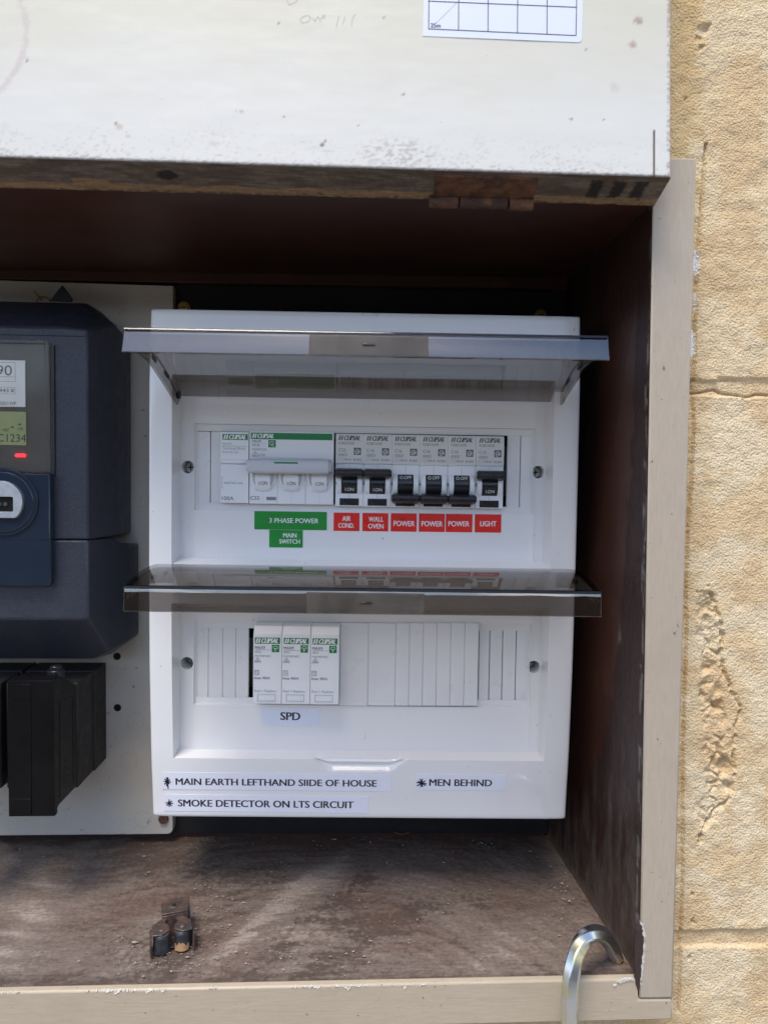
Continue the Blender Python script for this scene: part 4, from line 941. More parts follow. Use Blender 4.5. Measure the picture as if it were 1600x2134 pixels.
# small moulded details
for u, v_ in ((762, 840), (756, 1534)):
    p = E(u, v_, -0.8); mb = MB(); mb.cyl((p.x, -1.0, p.z), 2.0, 0.6, 'y', 24); eobj('moulded_boss', mb, 'abs_white', bevel=0.25)
for u, v_ in ((368, 1160), (1144, 1168)):
    p = E(u, v_, -2); mb = MB(); mb.box(p.x-2.0, p.x+2.0, -3.0, 1, p.z-2.0, p.z+2.0); eobj('moulded_lug', mb, 'abs_white', bevel=0.2)
mb = MB(); a = E(412, 866, -.8); b_ = E(619, 830, -.8); x0_, x1_, z0_, z1_ = a.x, b_.x, a.z, b_.z
for q in ((x0_, x1_, z1_-.35, z1_), (x0_, x1_, z0_, z0_+.35), (x0_, x0_+.35, z0_+.35, z1_-.35), (x1_-.35, x1_, z0_+.35, z1_-.35)): mb.box(q[0], q[1], -1.05, -0.7, q[2], q[3])
put = lambda s_, u0, u1: put_text(mb, s_, E(u0, 850, -.8).x, E(u1, 850, -.8).x, E(540, 863, -.8).z, E(540, 835, -.8).z, -1.05, -0.02)
put('A', 466, 500); put('H', 503, 520); put('H', 523, 540); put('F', 543, 556)
eobj('embossed_badge', mb, 'strip', fix=False)
# blanking strips
def strip(u0, u1, v0, v1, y0, um=None):
    a = E(u0, (v0+v1)/2, y0).x; b_ = E(u1, (v0+v1)/2, y0).x; um = (u0+u1)/2; zt, zb_ = E(um, v0, y0).z, E(um, v1, y0).z
    mb = MB(); mb.box(a+0.05, b_-0.05, y0, y0+3, zb_-0.8, zt+0.8); eobj('blanking_strip', mb, 'strip', bevel=0.45)
for u0, u1 in ((409, 438), (439, 461)): strip(u0, u1, 901, 1050, 2.0)
for u0, u1 in ((1056, 1083), (1084, 1111)): strip(u0, u1, 909, 1058, 2.0)
for u0, u1 in zip((405, 434, 464, 491), (434, 464, 491, 518)): strip(u0, u1, 1308, 1457, 2.0)
for u0, u1 in zip((997, 1020, 1047, 1075), (1019, 1046, 1074, 1104)): strip(u0, u1, 1314, 1461, 2.0)
bs = [708, 767, 824, 852.5, 881, 909.5, 938.5, 967.5, 996.5]
for u0, u1 in zip(bs, bs[1:]): strip(u0, u1, 1301, 1469, -2.2)
mb = MB(); a, b_ = E(709, 1380, -1).x, E(996, 1380, -1).x; mb.box(a+.6, b_-.6, -1.4, 2.0, Z(1466, -1, 850), Z(1303, -1, 850)); eobj('strip_backing', mb, 'strip', bevel=0.3)
mb = MB()
for v_ in (978, 1385): zc_ = Z(v_, 20); mb.box(ex0+12, ex1-12, 22, 24, zc_-17, zc_+17)
eobj('mounting_rail', mb, 'steel', bevel=0.3)
# labels
def sticker(name, u0, v0, u1, v1, mat, texts, label, inkmat, base=None, curved=False, marks=None, tilt=0.0):
    um, vm = (u0+u1)/2, (v0+v1)/2; yb = bez(E(um, vm, -8).z) if curved else -0.8
    x0, x1 = E(u0, vm, yb).x, E(u1, vm, yb).x; z1, z0 = E(um, v0, yb).z, E(um, v1, yb).z
    xm, zm = (x0+x1)/2, (z0+z1)/2
    yf = (lambda x, z: bez(z)-0.22) if curved else (lambda x, z: -1.0)
    rt = lambda x, z: (xm+(x-xm)-(z-zm)*tilt, zm+(z-zm)+(x-xm)*tilt)
    mb = MB(); zs_ = arange(z0, z1, 3); n_ = len(zs_); vv = []
    for z in zs_:
        for x in (x0, x1): a, b_ = rt(x, z); vv.append((a, yf(a, b_), b_))
    vv += [(p[0], p[1]+0.2, p[2]) for p in vv]; fs = [(2*i, 2*i+1, 2*i+3, 2*i+2) for i in range(n_-1)]
    k = 2*n_; fs += [(2*i, 2*i+2, k+2*i+2, k+2*i) for i in range(n_-1)] + [(2*i+1, k+2*i+1, k+2*i+3, 2*i+3) for i in range(n_-1)] + [(0, k, k+1, 1), (2*n_-2, 2*n_-1, k+2*n_-1, k+2*n_-2)]
    mb.add(vv, fs); s_ = eobj(name, mb, mat, fix=False, label=label)
    mb = MB(); y2 = lambda x, z: yf(x, z)-0.07
    for t_ in texts:
        s2, a, b_, c_, d_ = t_[:5]; bold = t_[5] if len(t_) > 5 else 0.012
        X0_, X1_ = E(a, (b_+d_)/2, yb).x, E(c_, (b_+d_)/2, yb).x; Z1_, Z0_ = E((a+c_)/2, b_, yb).z, E((a+c_)/2, d_, yb).z
        put_text(mb, s2, X0_, X1_, Z0_, Z1_, y2, bold, rot=tilt)
    eobj('lettering', mb, inkmat, s_, fix=False)
    if marks:
        mb = MB()
        for a, b_, w_ in marks: p, q = E(*a, yb), E(*b_, yb); stroke(mb, (p.x, p.z), (q.x, q.z), w_, lambda x, z: y2(x, z)-0.05)
        eobj('pen_mark', mb, 'ink', s_, fix=False)
sticker('green_label', 530, 1066, 681, 1104, 'green_sticker', [('3 PHASE POWER', 561, 1080, 664, 1090)], 'wide green label reading 3 PHASE POWER', 'white_ink')
sticker('green_label', 561, 1104.5, 631, 1141, 'green_sticker', [('MAIN', 590, 1111, 618, 1120), ('SWITCH', 582, 1124, 625, 1133)], 'small green label reading MAIN SWITCH', 'white_ink')
for u0, u1, tx, wd_ in ((695, 749, [('AIR', 713, 1075.5, 731, 1085.5), ('COND.', 705, 1090, 738, 1100)], 'AIR COND.'), (755, 809, [('WALL', 768, 1077, 799, 1087), ('OVEN', 767, 1091.5, 799, 1101.5)], 'WALL OVEN'),
    (814, 868, [('POWER', 820, 1085.5, 864, 1096.5)], 'POWER, leftmost of three'), (872.5, 926.5, [('POWER', 878, 1086, 922, 1097)], 'POWER, middle of three'), (928.5, 984, [('POWER', 934, 1086, 978, 1097)], 'POWER, rightmost of three'), (989, 1044, [('LIGHT', 1000, 1086, 1034, 1097)], 'LIGHT')):
    dv = (u0-695)*0.011; sticker('red_label', u0, 1068.5+dv, u1, 1106.5+dv, 'red_sticker', tx, 'red label reading '+wd_, 'white_ink')
sticker('white_label', 546, 1474, 667, 1512, 'tape', [('SPD', 584, 1484.5, 626, 1501, 0.022)], 'white label reading SPD', 'ink', tilt=-0.008)
def star(cx_, cy_, r_, ang_, w_, sq=1.2):
    return [((cx_+r_*math.cos(a)*k1, cy_+r_*sq*math.sin(a)*k1), (cx_-r_*math.cos(a)*k2, cy_-r_*sq*math.sin(a)*k2), w_) for a, k1, k2 in ang_]
A5 = [(0.1, 1, 1), (0.75, 0.8, 1), (1.45, 1.5, 1), (1.8, 1, 1.0), (2.5, 1.0, 0.9)]
sticker('white_label', 338, 1611, 816, 1648, 'tape', [('MAIN EARTH LEFTHAND SIIDE OF HOUSE', 366, 1623.5, 785, 1638, 0.02)], 'long white label reading MAIN EARTH LEFTHAND SIIDE OF HOUSE', 'ink', curved=True, marks=star(349, 1629, 8, A5, 0.75, 1.25), tilt=-0.002)
sticker('white_label', 343, 1657, 768, 1693, 'tape', [('SMOKE DETECTOR ON LTS CIRCUIT', 371, 1668, 737, 1683, 0.02)], 'white label reading SMOKE DETECTOR ON LTS CIRCUIT', 'ink', curved=True, marks=star(353, 1674, 8, [(0.1, 1, 1), (0.9, 1, .6), (1.6, 1, 1.1), (2.4, 1, 1)], 0.7, 1.0), tilt=-0.004)
sticker('white_label', 866, 1613, 1055, 1648, 'tape', [('MEN BEHIND', 894, 1624, 1025, 1638.5, 0.02)], 'white label reading MEN BEHIND', 'ink', curved=True, marks=star(878, 1632, 11, [(0.6, 1, .8), (1.3, .9, 1), (1.75, .9, 1), (2.5, 1.1, .9), (3.3, 1, 1)], 0.75, 0.9), tilt=-0.001)

# smoked flaps: arched sheet with a turned down lip, hinged in the top of each recess
fx0, fx1 = E(358, 1000, -12).x+0.4, E(1149, 1000, -12).x-0.4
def flap(hv, lip_v, label):
    hy = -8.0; hz = E(756, hv, hy).z; ly = -100.0; lz = E(756, lip_v, ly).z
    Lh = math.hypot(ly-hy, lz-hz); a = math.atan2(lz-hz, hy-ly)     # rise angle
    hw = 0.5*(E(1253, 1200, -100).x-E(259, 1200, -100).x); mid = 0.5*(E(1253, 1200, -100).x+E(259, 1200, -100).x)
    def pt(k, up):      # k along the flap 0..1, up perpendicular offset (mm)
        l_ = k*Lh; return (hy-(l_*math.cos(a)-up*math.sin(-a)*1.0), hz+l_*math.sin(a)+up*math.cos(a)) if False else (hy-l_*math.cos(a)+up*math.sin(a), hz+l_*math.sin(a)+up*math.cos(a))
    arch = lambda k: 8.5*(4*k*(1-k))*(1-0.25*k)
    n_ = 16; ks = [i/n_ for i in range(n_+1)]; th = 1.9
    outer = [pt(k, arch(k)) for k in ks] + [pt(1.0+0.6/Lh, -0.8), pt(1.0+1.2/Lh, -13.2)]
    inner = [pt(1.0-0.7/Lh, -13.2), pt(1.0-1.2/Lh, -th-0.4)] + [pt(k, arch(k)-th) for k in reversed(ks[:-1])]
    mb = MB(); hwh = hw-0.2
    mb.prism_x(outer+inner, mid-hw, mid+hw)
    nv_ = len(outer+inner)
    for fi, f_ in enumerate(mb.f):
        if len(f_) == 4 and all((v_i % nv_) in range(n_+1, n_+5) for v_i in f_): mb.mi[fi] = 1
    fl = eobj('smoked_flap', mb, ['smoke', 'smoke_lip'], bevel=0.4, label=label)
    mb = MB(); mb.prism_x([pt(1.0+0.3/Lh, 0.2), pt(1.0+1.0/Lh, -0.1), pt(1.0+1.35/Lh, -0.9), pt(1.0+1.35/Lh, -1.5), pt(1.0+0.5/Lh, -0.9)], mid-hw+0.2, mid+hw-0.2); eobj('lip_edge_shade', mb, 'edge_dark', fl)  # added dark strip imitating the edge-on refraction along the lip
    for s_ in (-1, 1):
        xa = mid+s_*(hw-0.3); xb = mid+s_*(hw-2.0); mb = MB()
        pr_ = [pt(k, arch(k)-th-0.1) for k in ks[:-1]] + [pt(0.97, -7), pt(0.6, -2.5), pt(0.25, -5), pt(0.0, -7.5), pt(-0.04, -3)]
        mb.prism_x(pr_, min(xa, xb), max(xa, xb)); eobj('side_arm', mb, 'smoke', fl, bevel=0.3)
        for k0, k1 in ((0.52, 0.60), (0.26, 0.35)):
            xa = mid+s_*(hw-2.1); xb = mid+s_*(hw-2.6); mb = MB(); mb.prism_x([pt(k0, 2.5), pt(k1, 2.5), pt(k1, 0), pt(k0, 0)], min(xa, xb), max(xa, xb)); eobj('arm_slot', mb, 'black', fl)
    mb = MB(); g0, g1 = E(640, 1200, -100).x, E(884, 1200, -100).x
    q0, q1 = pt(1.0+0.75/Lh, -2.2), pt(1.0+1.28/Lh, -12.6); q2, q3 = pt(1.0+1.45/Lh, -12.6), pt(1.0+0.95/Lh, -2.2)
    mb.prism_x([q0, q1, q2, q3], g0, g1); eobj('etched_grip', mb, 'smoke_etched', fl)
    mb = MB(); c0, c1 = pt(1.0+1.35/Lh, -6.6), pt(1.0+1.5/Lh, -8.0); xm = (g0+g1)/2
    mb.prism_x([pt(1+1.3/Lh, -6.6), pt(1+2.0/Lh, -6.8), pt(1+2.0/Lh, -7.7), pt(1+1.3/Lh, -7.9)], xm-3.2, xm+3.2); eobj('grip_ridge', mb, 'smoke', fl, bevel=0.2)
    for s_ in (-1, 1): mb = MB(); mb.cyl((mid+s_*(hw-2), pt(0, -1)[0], pt(0, -1)[1]), 2.4, 2.4, 'x', 20); eobj('hinge_pin', mb, 'black', fl, bevel=0.3)
flap(826, 692, 'upper smoked flap, tilted up, over the breaker row'); flap(1196, 1226, 'lower smoked flap, held level, over the surge protectors')

# ================================================================== MODULES
def module_frame(u, v_, y=0): p = E(u, v_, y); return EF.sub(p.x, 0, p.z)
_mc = {}
def shared(key, fn, mats, smooth=35, fix=True):
    if key not in _mc: _mc[key] = mesh_of(key[0], fn(), mats, smooth, fix)
    return _mc[key]
def home_icon(mb, x0, z0, s_, y, mi_bg, mi_fg):
    quad(mb, x0, x0+s_, z0, z0+s_, y, mi_bg); cx_ = x0+s_/2
    for pts in ([(-.36, -.02), (0, .34), (.36, -.02)], [(-.25, 0), (-.25, -.34), (.05, -.34)], [(.25, 0), (.25, -.3)], [(-.1, -.14), (.12, .04), (.1, -.3)]):
        for a, b_ in zip(pts, pts[1:]): stroke(mb, (cx_+a[0]*s_, z0+s_/2+a[1]*s_), (cx_+b_[0]*s_, z0+s_/2+b_[1]*s_), 0.1*s_, y-0.05, mi_fg)
VT, VM, VB = 905.0, 968.0, 1055.0
def zo(v_): return (980-v_)*0.3105     # mm per pixel on the module faces
def up_(u): return u*0.3105
def rcbo(i, amps, model, on, label):
    u = 728.3+58.4*i; F_ = module_frame(u, 980+(u-756)*0.017, -3); tt = thing('breaker', label, 'circuit breaker', F_, 'narrow breakers with black switches')
    def part(nm, key, fn, mats, **k):
        o = obj(nm, None, None, tt, mesh=shared((nm, key), fn, mats, k.pop('smooth', 35), k.pop('fix', True)), **k); return o
    def body():
        mb = MB(); mb.prism_x([(-2.6, zo(VT)), (-3.2, zo(VT)-0.8), (-3.2, zo(VM)+0.5), (-1.8, zo(VM)+0.2), (-1.8, zo(VM)-0.3), (-2.6, zo(VM)-0.5), (-2.6, zo(VB)), (20, zo(VB)), (20, zo(VT))], -8.95, 8.95); return mb
    part('body', 'n', body, 'module', bevel=0.25)
    part('label_plate', 'n', lambda: MB().box(-8.5, 8.5, -3.35, -3.0, zo(VM)+0.9, zo(VT)-0.7), 'module_grey', bevel=0.08)
    zc_ = zo(1008)
    def cheeks():
        mb = MB()
        for s_ in (-1, 1):
            pr_ = [(-2.4, zc_-7.2)] + [(3.5-9.2*math.cos(a), zc_+9.2*math.sin(a)) for a in [R(x) for x in range(-48, 49, 8)]] + [(-2.4, zc_+7.2)]
            mb.prism_x(pr_, *sorted((s_*5.15, s_*8.1)))
        return mb
    part('cheek', 'n', cheeks, 'module', bevel=0.3)
    def rotor():
        mb = MB(); r_ = 8.9; mb.prism_x([(3.5-r_*math.cos(a), zc_+r_*math.sin(a)) for a in [R(x) for x in range(-52, 53, 6)]], -5.0, 5.0)
        zz = zo(986) if on else zo(1036); yy = -9.3
        s_ = 1 if on else -1
        mb.prism_x([(-4.0, zz+3.0), (-7.5, zz+2.9), (-9.5, zz+2.6), (-11.6, zz+1.6), (-12.2, zz), (-11.6, zz-1.8), (-9.2, zz-3.0), (-6.5, zz-3.2), (-3.4, zz-3.6)], -8.2, 8.2)
        mb.prism_x([(-5, zz+2.2), (-10.2, zz+1.9), (-11.0, zz), (-10.0, zz-2.2), (-5, zz-2.5)], -8.9, 8.9)
        mb.box(-5.0, 5.0, -5.9, -5.2, zo(1008)-0.4, zo(1008)+0.5)
        return mb
    part('switch_lever', 'on' if on else 'off', rotor, 'black', bevel=0.35, smooth=25)
    part('test_slot', 'n', lambda: MB().box(-6.2, 6.2, -2.9, -2.4, zo(1053), zo(1038.5)), 'black', bevel=0.15)
    def seams():
        mb = MB(); mb.box(-0.09, 0.09, -2.68, -2.5, zo(987), zo(970)); mb.box(-0.09, 0.09, -2.68, -2.5, zo(1038), zo(1026)); mb.cyl((-8.5, -2.7, zo(1007)), 0.9, 0.5, 'y', 14); return mb
    part('seam', 'n', seams, 'ink_pale')
    def let():
        mb = MB(); y = -3.42
        logo(mb, -7.3, 7.3, zo(918.5), zo(909), y, 0)
        put_text(mb, model, -7.2, 2.8, zo(927), zo(922), y, 0.0, 0, 1); put_text(mb, amps, -7.2, -2.6, zo(942), zo(935.5), y, 0, 0, 1)
        outline(mb, -7.3, -1.7, zo(951.5), zo(946), y, 0.14, 1); put_text(mb, '4500 3', -6.9, -2.1, zo(950.5), zo(947), y, 0, 0, 1); quad(mb, -3.5, -3.38, zo(951.5), zo(946), y, 1)
        outline(mb, -7.3, -4.5, zo(960), zo(955), y, 0.12, 1); put_text(mb, '30mA', -3.8, 1.0, zo(960), zo(955.5), y, 0, 0, 1); put_text(mb, 'RCBO', 2.4, 7.6, zo(960.5), zo(956), y, 0.006, 0, 1)
        home_icon(mb, 2.6, zo(948.5), 4.6, y, 1, 2)
        zc2 = zo(1008); th = lambda x, z: 3.5-math.sqrt(max(1, 8.9*8.9-(z-zc2)**2))-0.12
        if on: put_text(mb, 'I.ON', -2.6, 2.9, zo(1023), zo(1016.5), lambda x, z: min(th(x, z), -4.6), 0.0, 0, 3)
        else: put_text(mb, 'O.OFF', -3.8, 3.8, zo(996.5), zo(990), lambda x, z: min(th(x, z), -4.6), 0.0, 0, 3)
        return mb
    part('lettering', (amps, model, on), let, ['ink_grey', 'ink_grey', 'module_grey', 'white_ink'], fix=False)
rcbo(0, 'C32', 'RCBE232/30S', True, 'C32 breaker switched on, above the red AIR COND. label')
rcbo(1, 'C16', 'RCBE216/30S', True, 'C16 breaker switched on, above the red WALL OVEN label')
rcbo(2, 'C16', 'RCBE216/30S', False, 'breaker switched off, beside the WALL OVEN one, above the first POWER label')
rcbo(3, 'C16', 'RCBE216/30S', False, 'breaker switched off, the middle of the three with levers down')
rcbo(4, 'C16', 'RCBE216/30S', False, 'breaker switched off, next to the LIGHT one, above the third POWER label')
rcbo(5, 'C10', 'RCBE210/30S', True, 'C10 breaker switched on, above the red LIGHT label at the row end')

# three pole main switch
F_ = module_frame(607.5, 977.5, -3); ms = thing('main_switch', 'three pole main breaker with green band and long pale grey linked lever', 'circuit breaker', F_)
zq = lambda v_: (977.5-v_)*0.3105; xq = lambda u: (u-607.5)*0.3105
mb = MB()
for k in range(3):
    a = -26.95+k*18; mb.prism_x([(-2.8, zq(900)), (-3.4, zq(900)-.8), (-3.4, zq(957)), (-2.8, zq(958)), (-2.8, zq(1050)), (20, zq(1050)), (20, zq(900))], a+0.03, a+17.9)
obj('body', mb, 'module', ms, bevel=0.2)
mb = MB(); mb.box(-26.8, 26.8, -3.75, -3.3, zq(955), zq(901.5)); obj('face_plate', mb, 'module', ms, bevel=0.15)
mb = MB(); mb.box(-26, 26, -3.85, -3.7, zq(917), zq(903.5)); obj('green_band', mb, 'green', ms)
for k in range(3):
    xc = -18+k*18; mb = MB(); zc_ = zq(1002)
    # dished U shaped surround
    n_ = 20; ro = []; ri = []
    for i in range(n_+1):
        a = math.pi + math.pi*i/n_; ro.append((xc+8.6*math.cos(a), zq(995)+9.6*math.sin(a))); ri.append((xc+6.2*math.cos(a)*0.97, zq(995)+7.6*math.sin(a)))
    ro = [(xc-8.6, zq(985))]+ro+[(xc+8.6, zq(985))]; ri = [(xc-6.0, zq(985))]+ri+[(xc+6.0, zq(985))]; m_ = len(ro)
    vv = [(x, -2.9, z) for x, z in ro] + [(x*0.3+x2*0.7, -4.4, z*0.3+z2*0.7) for (x, z), (x2, z2) in zip(ro, ri)] + [(x, -2.7, z) for x, z in ri]
    mb.add(vv, [(i, i+1, m_+i+1, m_+i) for i in range(m_-1)] + [(m_+i, m_+i+1, 2*m_+i+1, 2*m_+i) for i in range(m_-1)])
    obj('toggle_surround', mb, 'module', ms, smooth=50, fix=True)
    mb = MB(); r_ = 9.4; mb.prism_x([(3.5-r_*math.cos(a), zc_+r_*math.sin(a)) for a in [R(x) for x in range(-47, 54, 5)]], xc-4.9, xc+4.9); obj('toggle', mb, 'module', ms, bevel=0.3, smooth=25)
mb = MB(); mb.prism_x([(-5, zq(957)), (-10, zq(958)), (-12.6, zq(960)), (-13.4, zq(965)), (-13.6, zq(969)), (-13.6, zq(982)), (-12.8, zq(986)), (-10, zq(987.5)), (-5, zq(986))], xq(517)+2, xq(693)-2)
mb.prism_x([(-6, zq(959)), (-10, zq(960)), (-12, zq(964)), (-12.2, zq(969)), (-12.2, zq(980)), (-11.6, zq(983)), (-6, zq(984))], xq(517)+0.6, xq(693)-0.6)
for k in range(3): mb.box(-18+k*18-4.6, -18+k*18+4.6, -7, -2, zq(988), zq(968))
obj('linked_lever', mb, 'lever_grey', ms, bevel=0.7)
mb = MB(); mb.box(xq(576), xq(624), -13.6, -12.9, zq(967.5), zq(964)); obj('lever_mark', mb, 'green', ms, bevel=0.1)
mb = MB(); y = -3.9
logo(mb, xq(526), xq(573), zq(914.5), zq(905.5), y, 1); put_text(mb, 'MAX9', xq(526.5), xq(545), zq(923.5), zq(919), y, 0.015, 0, 0); put_text(mb, 'MCB', xq(526.5), xq(541.5), zq(931.5), zq(927), y, 0, 0, 0)
put_text(mb, 'MX9MC332', xq(526.5), xq(556), zq(940), zq(936), y, 0, 0, 0); put_text(mb, 'C32', xq(541), xq(553), zq(952), zq(947), y, 0, 0, 0); quad(mb, xq(526.5), xq(556), zq(925.3), zq(924.9), y, 0)
a = xq(533); zz = zq(952); s_ = 2.0
for p, q in (((a-s_, zz), (a, zz+s_*1.5)), ((a, zz+s_*1.5), (a+s_, zz)), ((a-s_, zz), (a+s_, zz)), ((a-.6, zz+.5), (a+.5, zz+.6)), ((a-.5, zz+.5), (a-.1, zz+1.3))): stroke(mb, p, q, 0.25, y, 0)
quad(mb, xq(559.5), xq(575), zq(933.5), zq(918.5), y, 2); cx_, cz = xq(567.2), zq(926)
for p, q in (((-1.4, 1.2), (.6, 1.5)), ((.6, 1.5), (1.4, .6)), ((-1.4, 1.2), (-1.5, -.2)), ((-1.5, -.2), (-.2, -1.2)), ((-.2, .6), (.4, -.1)), ((.4, -.1), (-.2, -1.2)), ((.4, -.1), (1.5, -.3)), ((0, -1.1), (1.5, -1.7))): stroke(mb, (cx_+p[0], cz+p[1]), (cx_+q[0], cz+q[1]), 0.28, y-.05, 1)
put_text(mb, 'C32', xq(523), xq(542), zq(1042), zq(1034.5), -2.95, 0.012, 0, 0); quad(mb, xq(556), xq(576), zq(1042.5), zq(1035.5), -2.92, 3); put_text(mb, '80003', xq(557), xq(575), zq(1041.5), zq(1036.5), -2.97, 0, 0, 0)
for k in range(3):
    xc = -18+k*18; zc_ = zq(1002); put_text(mb, 'I.ON', xc-2.4, xc+2.9, zq(1011), zq(1003.5), lambda x, z: 3.5-math.sqrt(max(1, 9.4**2-(z-zc_)**2))-0.12, 0.006, 0, 0)
    quad(mb, xc-0.04, xc+0.04, zq(1049), zq(1028), -2.95, 3)
obj('lettering', mb, ['ink_grey', 'white_ink', 'green', 'ink_pale'], ms, fix=False)

# terminal block
F_ = module_frame(489, 976, -3); tb = thing('terminal_block', 'white 100A terminal block with green maker band at the left end of the row', 'terminal block', F_)
zq = lambda v_: (976-v_)*0.3105; xq = lambda u: (u-489)*0.3105
mb = MB(); mb.prism_x([(-3.0, zq(900.5)), (-3.6, zq(902)), (-3.6, zq(957)), (-3.0, zq(959)), (-3.0, zq(965.5)), (-1.6, zq(966)), (-1.6, zq(967)), (-3.0, zq(968)), (-3.0, zq(1047.5)), (20, zq(1047.5)), (20, zq(900.5))], -8.95, 8.95); obj('body', mb, 'module', tb, bevel=0.25)
mb = MB(); y = -3.72; mb.box(xq(464), xq(516), -3.7, -3.6, zq(917.5), zq(905.5), 2); logo(mb, xq(466), xq(514.5), zq(916), zq(907), y, 1); yy = -3.68
put_text(mb, 'MAX9', xq(464), xq(482), zq(928), zq(923.5), yy, 0, 0, 3); quad(mb, xq(464), xq(515), zq(930.6), zq(930), yy, 0); put_text(mb, 'Terminal Block', xq(464), xq(512), zq(937.5), zq(932), yy, 0, 0, 3); put_text(mb, 'MX9TB1100', xq(464), xq(496), zq(945), zq(941), yy, 0, 0, 3)
yy = -3.08; put_text(mb, 'Solid link only', xq(467), xq(506), zq(1009.5), zq(1003.5), yy, 0, 0, 0); put_text(mb, '100A', xq(463), xq(487.5), zq(1042), zq(1034), yy, 0.008, 0, 0)
quad(mb, xq(463), xq(463.6), zq(1017), zq(994), yy, 0); quad(mb, xq(463.6), xq(465.5), zq(994.6), zq(994), yy, 0); quad(mb, xq(463.6), xq(465.5), zq(1017), zq(1016.4), yy, 0)
obj('lettering', mb, ['ink_grey', 'white_ink', 'green', 'ink_pale'], tb, fix=False)

# surge protectors
for i, lb in enumerate(('white surge protector with green logo, leftmost of the three, by the dark gap', 'white surge protector with green logo, between the other two', 'white surge protector with green logo, rightmost of the three, beside the ribbed blank cover')):
    u = 557+59.8*i; Ys = -13.0; p = E(u, 1390+i*0.9, Ys); F_ = EF.sub(p.x, 0, p.z); st = thing('surge_protector', lb, 'surge protector', F_, 'surge protector modules')
    K = 0.3048; zq = lambda v_: (1390-v_)*K; xq = lambda du: du*K
    def sbody():
        mb = MB(); mb.prism_x([(-9.5, zq(1306)), (-12.6, zq(1320)), (-13, zq(1322)), (-13, zq(1467.5)), (22, zq(1467.5)), (22, zq(1303)), (-3, zq(1303))], -8.98, 8.98)
        return mb
    obj('body', None, None, st, mesh=shared(('body', 'spd'), sbody, 'module'), bevel=0.3)
    def swin():
        mb = MB(); a0, a1_ = xq(-19), xq(16); z0_, z1_ = zq(1461), zq(1449)
        for q in ((a0, a1_, z1_, z1_+.5), (a0, a1_, z0_-.5, z0_), (a0-.5, a0, z0_-.5, z1_+.5), (a1_, a1_+.5, z0_-.5, z1_+.5)): mb.box(q[0], q[1], -13.35, -12.9, q[2], q[3])
        mb.box(a0+1.4, a1_-1.4, -13.2, -12.9, z0_+.3, z1_-.6, 1); return mb
    obj('status_window', None, None, st, mesh=shared(('status_window', 'spd'), swin, ['lever_grey', 'white_ink']), bevel=0.1)
    def slet():
        mb = MB(); y = -13.2; quad(mb, xq(-26), xq(26), zq(1341.5), zq(1328.5), -13.1, 2); logo(mb, xq(-24.5), xq(24.5), zq(1339.8), zq(1330), y, 1)
        put_text(mb, 'MAX9', xq(-26), xq(-5), zq(1352.5), zq(1346.5), y, 0.01, 0, 0); quad(mb, xq(-26), xq(7), zq(1354.6), zq(1354), y, 0)
        put_text(mb, 'SPD', xq(-26), xq(-13), zq(1361), zq(1356.5), y, 0, 0, 3); put_text(mb, 'MX9SP40C', xq(-26), xq(8), zq(1369.5), zq(1365), y, 0, 0, 3)
        a = xq(-20); zz = zq(1380); s_ = 2.1
        for p_, q_ in (((a-s_, zz), (a, zz+s_*1.4)), ((a, zz+s_*1.4), (a+s_, zz)), ((a-s_, zz), (a+s_, zz)), ((a-.7, zz+.5), (a+.7, zz+.6)), ((a-.6, zz+.5), (a, zz+1.5)), ((a, zz+1.5), (a+.6, zz+.6))): stroke(mb, p_, q_, 0.25, y, 0)
        outline(mb, xq(-27), xq(-17), zq(1407), zq(1397), y, 0.25, 0); put_text(mb, 'T2', xq(-25), xq(-19), zq(1404), zq(1399.5), y, 0, 0, 0)
        put_text(mb, 'Imax 40kA', xq(-27), xq(6), zq(1416), zq(1410.5), y, 0.004, 0, 0); put_text(mb, 'Red = Replace', xq(-26), xq(19), zq(1444.5), zq(1438), y, 0, 0, 3)
        x0_, z0_, s2 = xq(9), zq(1359), xq(15.5); quad(mb, x0_, x0_+s2, z0_, z0_+s2, y, 2); cx_, cz = x0_+s2/2, z0_+s2/2
        for p_, q_ in (((-1.5, .9), (-.3, 1.7)), ((-.3, 1.7), (1.3, 1.2)), ((1.3, 1.2), (1.6, .2)), ((-1.5, .9), (-1.2, .1)), ((-1.2, .1), (1.5, .1)), ((.2, .1), (-.6, -.9)), ((-.6, -.9), (.4, -.7)), ((.4, -.7), (-.4, -1.9))): stroke(mb, (cx_+p_[0], cz+p_[1]), (cx_+q_[0], cz+q_[1]), 0.27, y-.06, 1)
        return mb
    obj('lettering', None, None, st, mesh=shared(('lettering', 'spd'), slet, ['ink_grey', 'white_ink', 'green', 'ink_pale'], fix=False))

# ================================================================== ROLLER CATCH on the floor
def onfloor(u, v_):
    r_ = ray(u, v_); zf = (fA.z+bA.z)/2; k = zf/r_.z; return Vector((r_.x*k, CAMY+r_.y*k, zf+0.2))
rc = onfloor(350, 2000); RF = Frame(Vector((rc.x+1, rc.y+9, rc.z)), Matrix.Rotation(R(17), 3, 'Z') @ Matrix.Scale(1.13, 3))
ct = thing('roller_catch', 'rusty double roller door catch screwed to the cabinet floor', 'catch', RF)
